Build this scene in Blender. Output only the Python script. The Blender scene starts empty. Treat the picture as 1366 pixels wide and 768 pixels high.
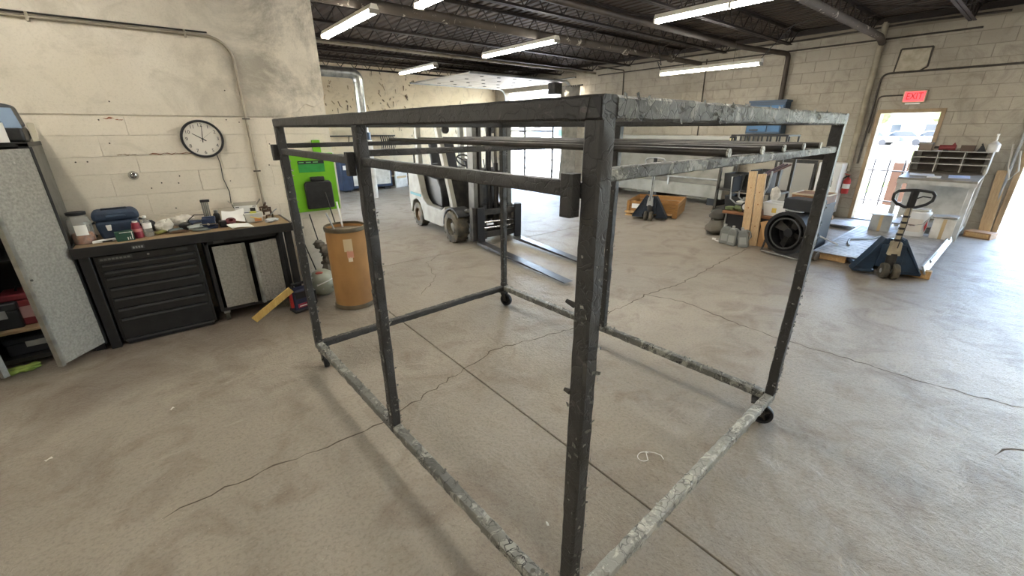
import bpy, bmesh, math, random
from mathutils import Matrix, Vector
random.seed(11)
SC = bpy.context.scene
COL = SC.collection
R = math.radians

# ------------------------------------------------------------------ camera
F_PX, PITCH, ROLL, YAW, CAM_H = 556.49, 0.3631, -0.0024, 0.8888, 1.68
cam = bpy.data.objects.new('camera', bpy.data.cameras.new('camera'))
COL.objects.link(cam)
cam.data.sensor_fit = 'HORIZONTAL'
cam.data.sensor_width = 36.0
cam.data.lens = F_PX * 36.0 / 1366.0
cam.data.clip_start = 0.05
cam.data.clip_end = 600
_fw = Vector((math.cos(YAW)*math.cos(PITCH), math.sin(YAW)*math.cos(PITCH), -math.sin(PITCH)))
_rt = Vector((math.sin(YAW), -math.cos(YAW), 0)); _up = _rt.cross(_fw)
_r2 = _rt*math.cos(ROLL) + _up*math.sin(ROLL); _u2 = -_rt*math.sin(ROLL) + _up*math.cos(ROLL)
_m = Matrix((_r2, _u2, -_fw)).transposed().to_4x4(); _m.translation = (0, 0, CAM_H)
cam.matrix_world = _m
SC.camera = cam

# ------------------------------------------------------------------ world, sun, exposure
W_ = bpy.data.worlds.new('sky'); SC.world = W_; W_.use_nodes = True
nt = W_.node_tree; nt.nodes.clear()
wo = nt.nodes.new('ShaderNodeOutputWorld'); bg = nt.nodes.new('ShaderNodeBackground'); sk = nt.nodes.new('ShaderNodeTexSky')
sk.sky_type = 'NISHITA'; sk.sun_disc = False; sk.sun_elevation = R(52); sk.sun_rotation = R(-12); sk.air_density = 1.0; sk.dust_density = 2.0
bg.inputs['Strength'].default_value = 2.2
nt.links.new(sk.outputs[0], bg.inputs[0]); nt.links.new(bg.outputs[0], wo.inputs[0])
sun = bpy.data.objects.new('sun', bpy.data.lights.new('sun', 'SUN')); COL.objects.link(sun)
sun.data.energy = 12.0; sun.data.angle = R(0.6); sun.data.color = (1.0, 0.95, 0.88)
sun.rotation_euler = Vector((0.10, -0.45, -0.88)).to_track_quat('-Z', 'Y').to_euler()
TUBE_EMIT = 30.0
SC.view_settings.view_transform = 'Standard'; SC.view_settings.look = 'None'
SC.view_settings.gamma = 1.0; SC.view_settings.use_curve_mapping = False
SC.view_settings.exposure = 1.0

# ------------------------------------------------------------------ mesh helpers
def TM(loc=(0, 0, 0), rz=0, rx=0, ry=0):
    return Matrix.Translation(loc) @ Matrix.Rotation(rz, 4, 'Z') @ Matrix.Rotation(ry, 4, 'Y') @ Matrix.Rotation(rx, 4, 'X')

class MB:
    def __init__(s): s.v = []; s.f = []
    def add(s, vs, fs, M=None):
        o = len(s.v)
        for p in vs:
            p = Vector(p)
            s.v.append(tuple(M @ p) if M is not None else tuple(p))
        s.f += [tuple(o + i for i in f) for f in fs]
        return s
    def box(s, x0, x1, y0, y1, z0, z1, M=None):
        return s.add([(x0,y0,z0),(x1,y0,z0),(x1,y1,z0),(x0,y1,z0),(x0,y0,z1),(x1,y0,z1),(x1,y1,z1),(x0,y1,z1)],
              [(0,3,2,1),(4,5,6,7),(0,1,5,4),(1,2,6,5),(2,3,7,6),(3,0,4,7)], M)
    def cyl(s, p0, p1, r, r1=None, n=16, cap=True, M=None):
        p0 = Vector(p0); p1 = Vector(p1); r1 = r if r1 is None else r1
        d = (p1 - p0).normalized(); a = d.orthogonal().normalized(); b = d.cross(a)
        vs = []
        for p, rr in ((p0, r), (p1, r1)):
            for i in range(n):
                t = 2*math.pi*i/n; vs.append(p + (a*math.cos(t) + b*math.sin(t))*rr)
        fs = [(i, (i+1) % n, n + (i+1) % n, n + i) for i in range(n)]
        if cap: fs += [tuple(reversed(range(n))), tuple(range(n, 2*n))]
        return s.add(vs, fs, M)
    def tube(s, pts, r, n=8, closed=False, M=None):
        P = [Vector(p) for p in pts]; k = len(P); vs = []; fs = []
        prev = None
        for i in range(k):
            if closed: d = P[(i+1) % k] - P[i-1]
            else: d = P[min(i+1, k-1)] - P[max(i-1, 0)]
            d.normalize()
            if prev is None: a = d.orthogonal().normalized()
            else:
                a = prev - d*prev.dot(d)
                a = a.normalized() if a.length > 1e-5 else d.orthogonal().normalized()
            prev = a; b = d.cross(a); rr = r[i] if isinstance(r, (list, tuple)) else r
            for j in range(n):
                t = 2*math.pi*j/n; vs.append(P[i] + (a*math.cos(t) + b*math.sin(t))*rr)
        for i in range(k if closed else k-1):
            i2 = (i+1) % k
            for j in range(n): fs.append((i*n+j, i*n+(j+1) % n, i2*n+(j+1) % n, i2*n+j))
        if not closed: fs += [tuple(reversed(range(n))), tuple(range((k-1)*n, k*n))]
        return s.add(vs, fs, M)
    def lathe(s, prof, n=24, M=None):
        vs = []; fs = []; k = len(prof)
        for r, z in prof:
            for j in range(n):
                t = 2*math.pi*j/n; vs.append((r*math.cos(t), r*math.sin(t), z))
        for i in range(k-1):
            for j in range(n): fs.append((i*n+j, i*n+(j+1) % n, (i+1)*n+(j+1) % n, (i+1)*n+j))
        if prof[0][0] > 1e-6: fs.append(tuple(reversed(range(n))))
        if prof[-1][0] > 1e-6: fs.append(tuple(range((k-1)*n, k*n)))
        return s.add(vs, fs, M)
    def prism(s, poly, axis, a, b, M=None):
        n = len(poly)
        def mk(p, c): return {'x': (c, p[0], p[1]), 'y': (p[0], c, p[1]), 'z': (p[0], p[1], c)}[axis]
        vs = [mk(p, a) for p in poly] + [mk(p, b) for p in poly]
        fs = [(i, (i+1) % n, n+(i+1) % n, n+i) for i in range(n)] + [tuple(reversed(range(n))), tuple(range(n, 2*n))]
        return s.add(vs, fs, M)
    def blob(s, c, rad, n=10, m=6, jit=0.15, M=None):
        vs = []; fs = []
        for i in range(m+1):
            ph = math.pi*i/m
            for j in range(n):
                t = 2*math.pi*j/n; k = 1 + random.uniform(-jit, jit)*(0 < i < m)
                vs.append((c[0]+rad[0]*math.sin(ph)*math.cos(t)*k, c[1]+rad[1]*math.sin(ph)*math.sin(t)*k, c[2]-rad[2]*math.cos(ph)*k))
        for i in range(m):
            for j in range(n): fs.append((i*n+j, i*n+(j+1) % n, (i+1)*n+(j+1) % n, (i+1)*n+j))
        return s.add(vs, fs, M)
    def sheet(s, nx, ny, fn, th=0.0015, M=None):
        top = []; bot = []
        for j in range(ny+1):
            for i in range(nx+1):
                p = Vector(fn(i/nx, j/ny)); top.append(p); bot.append(p - Vector((0, 0, th)))
        k = len(top); fs = []
        w = nx+1
        for j in range(ny):
            for i in range(nx):
                q = (j*w+i, j*w+i+1, (j+1)*w+i+1, (j+1)*w+i); fs.append(q); fs.append(tuple(k+x for x in reversed(q)))
        for i in range(nx):
            fs.append((i+1, i, k+i, k+i+1)); o = ny*w; fs.append((o+i, o+i+1, k+o+i+1, k+o+i))
        for j in range(ny):
            fs.append((j*w, (j+1)*w, k+(j+1)*w, k+j*w)); fs.append(((j+1)*w+nx, j*w+nx, k+j*w+nx, k+(j+1)*w+nx))
        return s.add(top+bot, fs, M)
    def mesh(s, name, smooth=True):
        me = bpy.data.meshes.new(name); me.from_pydata(s.v, [], s.f)
        bm = bmesh.new(); bm.from_mesh(me); bmesh.ops.remove_doubles(bm, verts=bm.verts, dist=1e-6) if len(s.v) < 3000 else None
        bmesh.ops.recalc_face_normals(bm, faces=bm.faces); bm.to_mesh(me); bm.free()
        if smooth:
            me.shade_smooth(); me.set_sharp_from_angle(angle=R(38))
        return me
    def build(s, name, mat, parent=None, bevel=0.0, smooth=True, seg=2):
        me = s.mesh(name, smooth); me.materials.append(mat)
        o = bpy.data.objects.new(name, me); COL.objects.link(o)
        if parent is not None: o.parent = parent
        if bevel > 0:
            b = o.modifiers.new('bevel', 'BEVEL'); b.width = bevel; b.segments = seg; b.limit_method = 'ANGLE'; b.angle_limit = R(40)
        return o

def B(*a, M=None): return MB().box(*a, M=M)
def tag(o, label, cat, group=None):
    o['label'] = label; o['category'] = cat
    if group: o['group'] = group
    return o
def thing(name, label, cat, loc=(0, 0, 0), rz=0, group=None):
    o = bpy.data.objects.new(name, None); COL.objects.link(o); o.empty_display_size = 0.1
    o.location = loc; o.rotation_euler = (0, 0, rz)
    return tag(o, label, cat, group)
def struct(o): o['kind'] = 'structure'; return o
def stuff(o): o['kind'] = 'stuff'; return o
def copy_tree(o, parent=None):
    c = o.copy(); COL.objects.link(c)
    if parent is not None: c.parent = parent
    for ch in list(o.children):
        if ch.name in COL.objects: copy_tree(ch, c)
    return c
def text_mesh(txt, size, depth=0.002, name='lettering'):
    cu = bpy.data.curves.new('t', 'FONT'); cu.body = txt; cu.size = size; cu.extrude = depth/2
    cu.align_x = 'CENTER'; cu.align_y = 'CENTER'; cu.resolution_u = 3
    to = bpy.data.objects.new('t', cu); COL.objects.link(to)
    dg = bpy.context.evaluated_depsgraph_get(); dg.update()
    me = bpy.data.meshes.new_from_object(to.evaluated_get(dg)); me.name = name
    bpy.data.objects.remove(to); bpy.data.curves.remove(cu)
    return me
def lettering(txt, size, mat, parent, M, depth=0.002, name='lettering'):
    me = text_mesh(txt, size, depth, name); me.transform(M); me.materials.clear(); me.materials.append(mat)
    o = bpy.data.objects.new(name, me); COL.objects.link(o); o.parent = parent
    return o

# ------------------------------------------------------------------ materials
def lin(h):
    h = h.lstrip('#'); c = [int(h[i:i+2], 16)/255 for i in (0, 2, 4)]
    return tuple(x/12.92 if x <= 0.04045 else ((x+0.055)/1.055)**2.4 for x in c) + (1,)
def _base(name):
    m = bpy.data.materials.new(name); m.use_nodes = True
    t = m.node_tree; b = t.nodes['Principled BSDF']
    return m, t, b
def nnode(t, typ, **kw):
    n = t.nodes.new(typ)
    for k, v in kw.items():
        if k in n.inputs: n.inputs[k].default_value = v
        else: setattr(n, k, v)
    return n
def noise(t, co, scale, detail=4, rough=0.55, dist=0.0):
    n = t.nodes.new('ShaderNodeTexNoise'); n.inputs['Scale'].default_value = scale; n.inputs['Detail'].default_value = detail
    n.inputs['Roughness'].default_value = rough; n.inputs['Distortion'].default_value = dist
    t.links.new(co, n.inputs['Vector']); return n.outputs['Fac']
def ramp(t, fac, a, b):
    r = t.nodes.new('ShaderNodeMapRange'); r.inputs[1].default_value = a; r.inputs[2].default_value = b
    t.links.new(fac, r.inputs[0]); return r.outputs[0]
def mixc(t, fac, a, b, mode='MIX'):
    m = t.nodes.new('ShaderNodeMix'); m.data_type = 'RGBA'; m.blend_type = mode
    if isinstance(fac, (int, float)): m.inputs[0].default_value = fac
    else: t.links.new(fac, m.inputs[0])
    for sock, v in ((m.inputs[6], a), (m.inputs[7], b)):
        if isinstance(v, tuple): sock.default_value = v
        else: t.links.new(v, sock)
    return m.outputs[2]
def objco(t, scale=None):
    c = t.nodes.new('ShaderNodeTexCoord').outputs['Object']
    if scale:
        mp = t.nodes.new('ShaderNodeMapping'); mp.inputs['Scale'].default_value = scale; t.links.new(c, mp.inputs['Vector']); c = mp.outputs[0]
    return c
def bumpn(t, b, h, strength, dist=0.01):
    n = t.nodes.new('ShaderNodeBump'); n.inputs['Strength'].default_value = strength; n.inputs['Distance'].default_value = dist
    t.links.new(h, n.inputs['Height']); t.links.new(n.outputs[0], b.inputs['Normal'])
def math2(t, op, a, b):
    n = t.nodes.new('ShaderNodeMath'); n.operation = op
    for i, v in enumerate((a, b)):
        if isinstance(v, (int, float)): n.inputs[i].default_value = v
        else: t.links.new(v, n.inputs[i])
    return n.outputs[0]
_mats = {}
def pm(name, col, rough=0.5, metal=0.0, col2=None, scale=6.0, lo=0.4, hi=0.65, bump=0.0, bscale=80.0, spec=None, stretch=None):
    if name in _mats: return _mats[name]
    m, t, b = _base(name)
    b.inputs['Roughness'].default_value = rough; b.inputs['Metallic'].default_value = metal
    c = lin(col)
    if col2:
        co = objco(t, stretch); f = ramp(t, noise(t, co, scale), lo, hi)
        t.links.new(mixc(t, f, c, lin(col2)), b.inputs['Base Color'])
    else: b.inputs['Base Color'].default_value = c
    if bump: bumpn(t, b, noise(t, objco(t), bscale, 3), bump)
    if spec is not None: b.inputs['Specular IOR Level'].default_value = spec
    _mats[name] = m; return m
def em(name, col, strength):
    if name in _mats: return _mats[name]
    m, t, b = _base(name); b.inputs['Base Color'].default_value = lin(col)
    b.inputs['Emission Color'].default_value = lin(col); b.inputs['Emission Strength'].default_value = strength
    _mats[name] = m; return m
def glass(name, col, rough=0.05, alpha=0.35):
    if name in _mats: return _mats[name]
    m, t, b = _base(name); b.inputs['Base Color'].default_value = lin(col); b.inputs['Roughness'].default_value = rough
    b.inputs['Alpha'].default_value = alpha; _mats[name] = m; return m

def mat_floor():
    m, t, b = _base('worn_concrete'); co = objco(t)
    big = noise(t, co, 0.35, 5, 0.6, 0.6); mid = noise(t, co, 2.2, 6, 0.65, 1.2); fine = noise(t, co, 55, 4, 0.7)
    c = mixc(t, ramp(t, big, 0.35, 0.68), lin('#8c8375'), lin('#a89f90'))
    c = mixc(t, math2(t, 'MULTIPLY', ramp(t, mid, 0.50, 0.70), 0.7), c, lin('#77695a'))
    c = mixc(t, math2(t, 'MULTIPLY', ramp(t, fine, 0.48, 0.72), 0.5), c, lin('#5d554b'))
    # old oil and dirt ground into the slab in front of the work bench
    sx = t.nodes.new('ShaderNodeSeparateXYZ'); t.links.new(co, sx.inputs[0])
    d = math2(t, 'ADD', ramp(t, sx.outputs[1], 2.3, 4.1), math2(t, 'MULTIPLY', math2(t, 'SUBTRACT', noise(t, co, 1.1, 5, 0.65, 0.8), 0.5), 2.2))
    d2 = math2(t, 'MULTIPLY', ramp(t, d, 0.45, 1.1), ramp(t, sx.outputs[0], 1.5, 0.6))
    c = mixc(t, math2(t, 'MULTIPLY', d2, 0.6), c, lin('#55463b'))
    # pale grit and scuffs
    st = noise(t, objco(t, (1.0, 7.0, 1.0)), 1.7, 6, 0.7, 1.5)
    c = mixc(t, math2(t, 'MULTIPLY', ramp(t, st, 0.60, 0.80), 0.35), c, lin('#cbc3b5'))
    v = t.nodes.new('ShaderNodeTexVoronoi'); v.inputs['Scale'].default_value = 38; t.links.new(co, v.inputs['Vector'])
    c = mixc(t, math2(t, 'MULTIPLY', math2(t, 'LESS_THAN', v.outputs['Distance'], 0.055), 0.7), c, lin('#d8d2c6'))
    t.links.new(c, b.inputs['Base Color'])
    rg = math2(t, 'ADD', math2(t, 'MULTIPLY', mid, 0.25), 0.33); t.links.new(rg, b.inputs['Roughness'])
    b.inputs['Specular IOR Level'].default_value = 0.5
    h = math2(t, 'ADD', math2(t, 'MULTIPLY', noise(t, objco(t, (1.5, 1.0, 1.0)), 5.5, 8, 0.72, 0.7), 1.0), math2(t, 'MULTIPLY', fine, 0.30))
    bumpn(t, b, h, 0.7, 0.03)
    return m
def mat_wall(name, base, light, grey, rnd=0.05, peel=None, pstretch=(1, 1, 1), pscale=3.0, plo=0.6, bump=0.35, gl=0.5, gh=0.72, gamt=0.8, prange=None, pw=0.035):
    m, t, b = _base(name); co = objco(t)
    geo = t.nodes.new('ShaderNodeNewGeometry'); P = geo.outputs['Position']
    c = mixc(t, ramp(t, noise(t, P, 1.3, 5, 0.6, 0.7), 0.35, 0.7), lin(base), lin(light))
    c = mixc(t, math2(t, 'MULTIPLY', ramp(t, noise(t, P, 3.1, 7, 0.7, 1.0), gl, gh), gamt), c, lin(grey))
    c = mixc(t, math2(t, 'MULTIPLY', ramp(t, noise(t, P, 70, 3, 0.7), 0.5, 0.8), 0.35), c, lin(grey))
    oi = t.nodes.new('ShaderNodeObjectInfo')
    k = math2(t, 'ADD', 1.0 - rnd, math2(t, 'MULTIPLY', oi.outputs['Random'], 2*rnd))
    hs = t.nodes.new('ShaderNodeHueSaturation'); t.links.new(k, hs.inputs['Value']); t.links.new(c, hs.inputs['Color']); c = hs.outputs[0]
    h = math2(t, 'ADD', noise(t, P, 9, 6, 0.7), math2(t, 'MULTIPLY', noise(t, P, 120, 2), 0.35))
    if peel:
        mp = t.nodes.new('ShaderNodeMapping'); mp.inputs['Scale'].default_value = pstretch; t.links.new(P, mp.inputs['Vector'])
        f = ramp(t, noise(t, mp.outputs[0], pscale, 8, 0.72, 1.4), plo, plo+pw)
        if prange:
            sx = t.nodes.new('ShaderNodeSeparateXYZ'); t.links.new(P, sx.inputs[0])
            f = math2(t, 'MULTIPLY', f, ramp(t, sx.outputs[prange[0]], prange[1], prange[2]))
        c = mixc(t, f, c, lin(peel)); h = math2(t, 'SUBTRACT', h, math2(t, 'MULTIPLY', f, 0.5))
    t.links.new(c, b.inputs['Base Color']); b.inputs['Roughness'].default_value = 0.75
    b.inputs['Specular IOR Level'].default_value = 0.3
    bumpn(t, b, h, bump, 0.012)
    return m
def mat_peel(name, paint, bare, scale=9.0, thr=0.56, rough=0.5, crack=True, crackcol='#1a1a19'):
    m, t, b = _base(name); co = objco(t)
    n = noise(t, co, scale, 7, 0.7, 1.2)
    c = mixc(t, ramp(t, noise(t, co, 3.0, 4), 0.3, 0.7), lin(paint[0]), lin(paint[1]))
    c = mixc(t, ramp(t, n, thr, thr+0.03), c, lin(bare))
    h = n
    if crack:
        v = t.nodes.new('ShaderNodeTexVoronoi'); v.feature = 'DISTANCE_TO_EDGE'; v.inputs['Scale'].default_value = scale*2.2
        mp = t.nodes.new('ShaderNodeMapping'); t.links.new(co, mp.inputs['Vector'])
        wn = t.nodes.new('ShaderNodeTexNoise'); wn.inputs['Scale'].default_value = 14; t.links.new(co, wn.inputs['Vector'])
        add = t.nodes.new('ShaderNodeVectorMath'); add.operation = 'MULTIPLY_ADD'; add.inputs[1].default_value = (0.09,)*3
        t.links.new(wn.outputs['Color'], add.inputs[0]); t.links.new(co, add.inputs[2]); t.links.new(add.outputs[0], v.inputs['Vector'])
        e = ramp(t, v.outputs['Distance'], 0.02, 0.05)
        c = mixc(t, math2(t, 'MULTIPLY', math2(t, 'SUBTRACT', 1.0, e), ramp(t, noise(t, co, 5, 3), 0.45, 0.6)), c, lin(crackcol))
        h = math2(t, 'ADD', n, math2(t, 'MULTIPLY', e, 0.4))
    t.links.new(c, b.inputs['Base Color']); b.inputs['Roughness'].default_value = rough
    bumpn(t, b, h, 0.6, 0.008)
    return m
def mat_tread(name, col, col2):
    m, t, b = _base(name); co = objco(t)
    v = t.nodes.new('ShaderNodeTexVoronoi'); v.inputs['Scale'].default_value = 34; v.inputs['Randomness'].default_value = 0.35
    t.links.new(co, v.inputs['Vector'])
    f = ramp(t, v.outputs['Distance'], 0.22, 0.40)
    g = ramp(t, noise(t, co, 60, 3), 0.35, 0.7)
    t.links.new(mixc(t, g, lin(col), lin(col2)), b.inputs['Base Color'])
    b.inputs['Metallic'].default_value = 0.3; b.inputs['Roughness'].default_value = 0.48
    bumpn(t, b, math2(t, 'SUBTRACT', 1.0, f), 0.5, 0.004)
    return m
def mat_wood(name, col, col2, stretch=(1, 1, 12), scale=5.0, rough=0.65):
    m, t, b = _base(name); co = objco(t, stretch)
    n = noise(t, co, scale, 5, 0.6, 1.5)
    t.links.new(mixc(t, ramp(t, n, 0.35, 0.7), lin(col), lin(col2)), b.inputs['Base Color'])
    b.inputs['Roughness'].default_value = rough; bumpn(t, b, n, 0.15, 0.004)
    return m

M_floor = mat_floor()
M_clockwall = mat_wall('cream_painted_plaster', '#d3cab8', '#ddd5c5', '#aca391', rnd=0.03, gl=0.50, gh=0.76, gamt=0.6, peel='#857f73', pscale=1.0, pw=0.18, plo=0.45, bump=0.3, prange=(0, 0.2, 1.25))
M_clockblock = mat_wall('cream_painted_block', '#d5ccba', '#e0d7c6', '#b3aa97', rnd=0.03, gl=0.56, gh=0.76, gamt=0.5, bump=0.25)
M_farwall = mat_wall('peeling_cream_paint', '#dbc9a8', '#e6d6b8', '#bda98a', rnd=0.0, peel='#5a4c3d', pstretch=(2.0, 1.0, 0.8), pscale=1.5, plo=0.625, bump=0.3)
M_block = mat_wall('painted_grey_block', '#a29a8a', '#b1a999', '#7f786b', rnd=0.035, gl=0.5, gh=0.7, gamt=0.65, bump=0.4)
M_mortar = pm('dark_mortar', '#8d8576', 0.9)
M_othwall = mat_wall('plain_warehouse_wall', '#b9ae98', '#c4b9a3', '#9a907c', rnd=0)
M_steelbrown = pm('brown_steel', '#30261e', 0.6, 0.2, '#221a15', 8)
M_deck = pm('roof_deck_steel', '#43372c', 0.7, 0.0, '#352a21', 2.0)
M_black = pm('matte_black', '#17171a', 0.55)
M_blackp = pm('black_plastic', '#1c1c1d', 0.38, 0, '#262626', 20)
M_rubber = pm('tyre_rubber', '#3f3b33', 0.85, 0, '#6a6150', 7, bump=0.2)
M_white = pm('white_paint', '#dddad2', 0.5, 0, '#c4c0b6', 6)
M_whitep = pm('white_plastic', '#e4e3df', 0.35)
M_grey = pm('grey_steel', '#8b8b86', 0.45, 0.4, '#6f6f6a', 5)
M_lgrey = pm('light_grey_steel', '#aeb0ae', 0.45, 0.3, '#8e908e', 5)
M_galv = pm('galvanised_steel', '#b4b5b0', 0.3, 0.85, '#8c8d88', 7)
M_chrome = pm('chrome', '#c8c8c8', 0.18, 1.0)
M_dark = pm('dark_steel', '#2e2d2c', 0.5, 0.4, '#46423d', 8, bump=0.1)
M_conduit = pm('conduit_steel', '#a89f8d', 0.45, 0.3, '#8d8473', 6)
M_dconduit = pm('dark_conduit', '#4c463d', 0.55, 0.3, '#373129', 6)
M_pine = mat_wood('pine_board', '#c2a67e', '#a98c66', (10, 10, 0.8), 6)
M_oldwood = mat_wood('old_wood', '#a87f4c', '#7c5833', (0.8, 10, 10), 5)
M_card = pm('cardboard', '#a98256', 0.8, 0, '#97724a', 4)
M_fibre = pm('fibre_drum_card', '#a57b48', 0.6, 0, '#8c663c', 3.5, stretch=(1, 1, 0.5), bump=0.1)
M_paper = pm('paper', '#e8e6df', 0.7)
M_blue = pm('blue_paint', '#22374c', 0.45, 0, '#1a2b3d', 7)
M_navy = pm('navy_fabric', '#28384d', 0.7, 0, '#1f2c3e', 9, bump=0.15)
M_red = pm('red_paint', '#b02a26', 0.4)
M_green = pm('lime_paint', '#6fb51a', 0.4, 0, '#66a816', 4)
M_tread = mat_tread('diamond_tread_steel', '#a3a199', '#87857e')
# ------------------------------------------------------------------ floor
JX, JY = 1.435, 5.13
floor_root = struct(bpy.data.objects.new('floor', None)); COL.objects.link(floor_root)
g = 0.0045
for (x0, x1, y0, y1) in ((-5, JX-g, -6, JY-g), (-5, JX-g, JY+g, 5.25), (JX+g, 10.75, -6, JY-g), (JX+g, 10.75, JY+g, 14.2)):
    B(x0, x1, y0, y1, -0.12, 0).build('concrete_slab', M_floor, floor_root, bevel=0.004)
B(-5, 10.75, -6, 14.2, -0.16, -0.012).build('joint_filler', pm('joint_dirt', '#5c5144', 0.9, 0, '#7d7060', 12), floor_root)
M_crack = pm('crack_dirt', '#5a5044', 0.95)
def crack(pts, w, wob=0.02):
    m = MB(); P = []
    for (a, b) in zip(pts[:-1], pts[1:]):
        n = max(2, int(math.dist(a, b)/0.05))
        for i in range(n): P.append((a[0]+(b[0]-a[0])*i/n, a[1]+(b[1]-a[1])*i/n))
    P.append(pts[-1]); L = []; Rr = []
    for i, p in enumerate(P):
        a = P[max(i-1, 0)]; b = P[min(i+1, len(P)-1)]; d = Vector((b[0]-a[0], b[1]-a[1])).normalized(); nrm = Vector((-d.y, d.x))
        o = random.uniform(-wob, wob); ww = w*random.uniform(0.35, 1.2)*(0.2 if i in (0, len(P)-1) else 1)
        q = Vector(p) + nrm*o; L.append(q + nrm*ww/2); Rr.append(q - nrm*ww/2)
    n = len(P); vs = [(v.x, v.y, 0.0008) for v in L] + [(v.x, v.y, 0.0008) for v in Rr]
    m.add(vs, [(i, n+i, n+i+1, i+1) for i in range(n-1)])
    m.build('floor_crack', M_crack, floor_root, smooth=False)
crack([(-0.35, 2.13), (-0.11, 2.16), (0.22, 2.15), (0.7, 2.12), (1.28, 2.29), (1.79, 2.43), (2.57, 2.28), (3.06, 2.3), (3.58, 2.32), (3.77, 2.36), (4.33, 2.29), (5.55, 2.4), (6.66, 2.48)], 0.011, 0.016)
crack([(3.77, 2.36), (3.91, 2.0), (3.81, 1.42), (3.78, 0.97), (3.83, 0.56), (3.84, 0.17), (3.89, -0.09), (3.95, -0.34), (4.0, -0.9)], 0.013, 0.016)
crack([(1.9, 3.9), (2.3, 4.3), (2.5, 4.9), (2.9, 5.2)], 0.007, 0.02)
crack([(3.2, -0.25), (3.35, -0.33), (3.5, -0.52), (3.45, -0.7)], 0.012, 0.02)

# ------------------------------------------------------------------ walls
ZC = 3.50                      # underside of the roof deck
YB_ = 13.9
# clock wall: plaster above, painted block courses below
wl = struct(B(-5, 1.49, 4.958, 5.25, 0, ZC).build('wall_left', M_clockwall))
courses = [(0.0, 0.19), (0.19, 0.385), (0.385, 0.58), (0.58, 0.775), (0.775, 0.965), (0.965, 1.15), (1.15, 1.335), (1.335, 1.475), (1.475, 1.64), (1.64, 1.79)]
for k, (z0, z1) in enumerate(courses):
    x = 1.497; L_ = 0.42 if k % 2 else 0.62; first = True
    while x > -2.2:
        ln = (L_ if first else 0.61); first = False
        pr = random.uniform(-0.0025, 0.003)
        B(x-ln+0.0012, x-0.0004, 4.95+pr, 4.975, z0+0.0008, z1-0.0008).build('block', M_clockblock, wl, bevel=0.002)
        x -= ln
pl = MB(); pl.prism([(-5, 1.80), (0.9, 1.80), (1.1, 1.815), (1.22, 1.86), (1.30, 1.93), (1.38, 1.90), (1.46, 1.96), (1.497, 2.02), (1.497, ZC), (-5, ZC)], 'y', 4.946, 4.97)
pl.build('plaster_coat', M_clockwall, wl, bevel=0.003)
M_hole = pm('plug_hole', '#3a342c', 0.9)
for (x, z) in ((0.62, 2.02), (-0.02, 1.24), (0.12, 1.29), (0.1, 1.23), (-0.1, 1.2), (0.5, 1.22), (0.03, 1.01), (-0.3, 1.76), (-0.52, 1.44), (-0.45, 1.44), (0.68, 1.75), (-0.2, 1.9), (0.58, 1.77), (0.9, 1.55), (0.86, 1.35), (-0.28, 1.58)):
    MB().cyl((x, 4.9415, z), (x, 4.97, z), 0.0055, n=10).build('anchor_hole', M_hole, wl)
M_rust = pm('rust_stain', '#8a5233', 0.9, 0, '#6b4630', 20)
def ribbon(pts, w, parent, mat, y=4.9445, name='rust_streak'):
    n = len(pts); vs = []
    for i, (x, z) in enumerate(pts):
        ww = w*random.uniform(0.3, 1.3)*(0.3 if i in (0, n-1) else 1)
        vs += [(x, y, z-ww/2), (x, y, z+ww/2), (x, y+0.02, z-ww/2), (x, y+0.02, z+ww/2)]
    fs = []
    for i in range(n-1):
        a, b = 4*i, 4*i+4; fs += [(a, b, b+1, a+1), (a+2, a+3, b+3, b+2), (a, a+2, b+2, b), (a+1, b+1, b+3, a+3)]
    MB().add(vs, fs).build(name, mat, parent, smooth=False)
def wob(x0, x1, z, n=14, a=0.006): return [(x0+(x1-x0)*i/n, z+random.uniform(-a, a)) for i in range(n+1)]
ribbon(wob(-0.05, 0.32, 1.485), 0.008, wl, M_rust)
ribbon(wob(-0.26, -0.13, 1.487), 0.006, wl, pm('chipped_edge', '#8a7a62', 0.9))
ribbon(wob(-0.27, -0.2, 1.775, 6), 0.012, wl, M_rust)
ribbon(wob(-0.2, -0.15, 1.762, 6, 0.003), 0.006, wl, M_rust)
# the return wall of the side bay has a wide daylight opening (out of view behind the corner)
rw = MB(); rw.box(1.40, 1.497, 5.25, 8.6, 0, ZC); rw.box(1.40, 1.497, 12.4, YB_+0.1, 0, ZC); rw.box(1.40, 1.497, 8.6, 12.4, 2.75, ZC)
struct(rw.build('wall_left_return', M_clockwall))
struct(B(-5.2, -5, -6, 5.25, 0, ZC).build('wall_front', M_othwall))
struct(B(-5.2, 10.75, -6.2, -6, 0, ZC).build('wall_right', M_othwall))
YB = 13.9
wf = struct(B(1.3, 10.75, YB, YB+0.25, 0, ZC).build('wall_left_far', M_farwall))
# curled paint flakes on the far wall
fl = MB()
for i in range(70):
    x = random.uniform(3.0, 7.2); z = random.choice([random.uniform(1.2, 3.2), random.uniform(2.2, 3.1)])
    if x > 7: z = random.uniform(1.8, 3.0)
    w = random.uniform(0.015, 0.05); h = random.uniform(0.04, 0.20); a = random.uniform(-0.8, 0.8)
    M = TM((x, YB-0.004, z)) @ Matrix.Rotation(a, 4, 'Y')
    fl.add([(-w/2, 0, 0), (w/2, 0, 0), (w*0.4, -0.03, -h), (-w*0.4, -0.045, -h*0.9)], [(0, 1, 2, 3)], M)
stuff(fl.build('paint_flakes', pm('flake_dark', '#6f6050', 0.9, 0, '#b59d7c', 6), wf, smooth=False))

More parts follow.
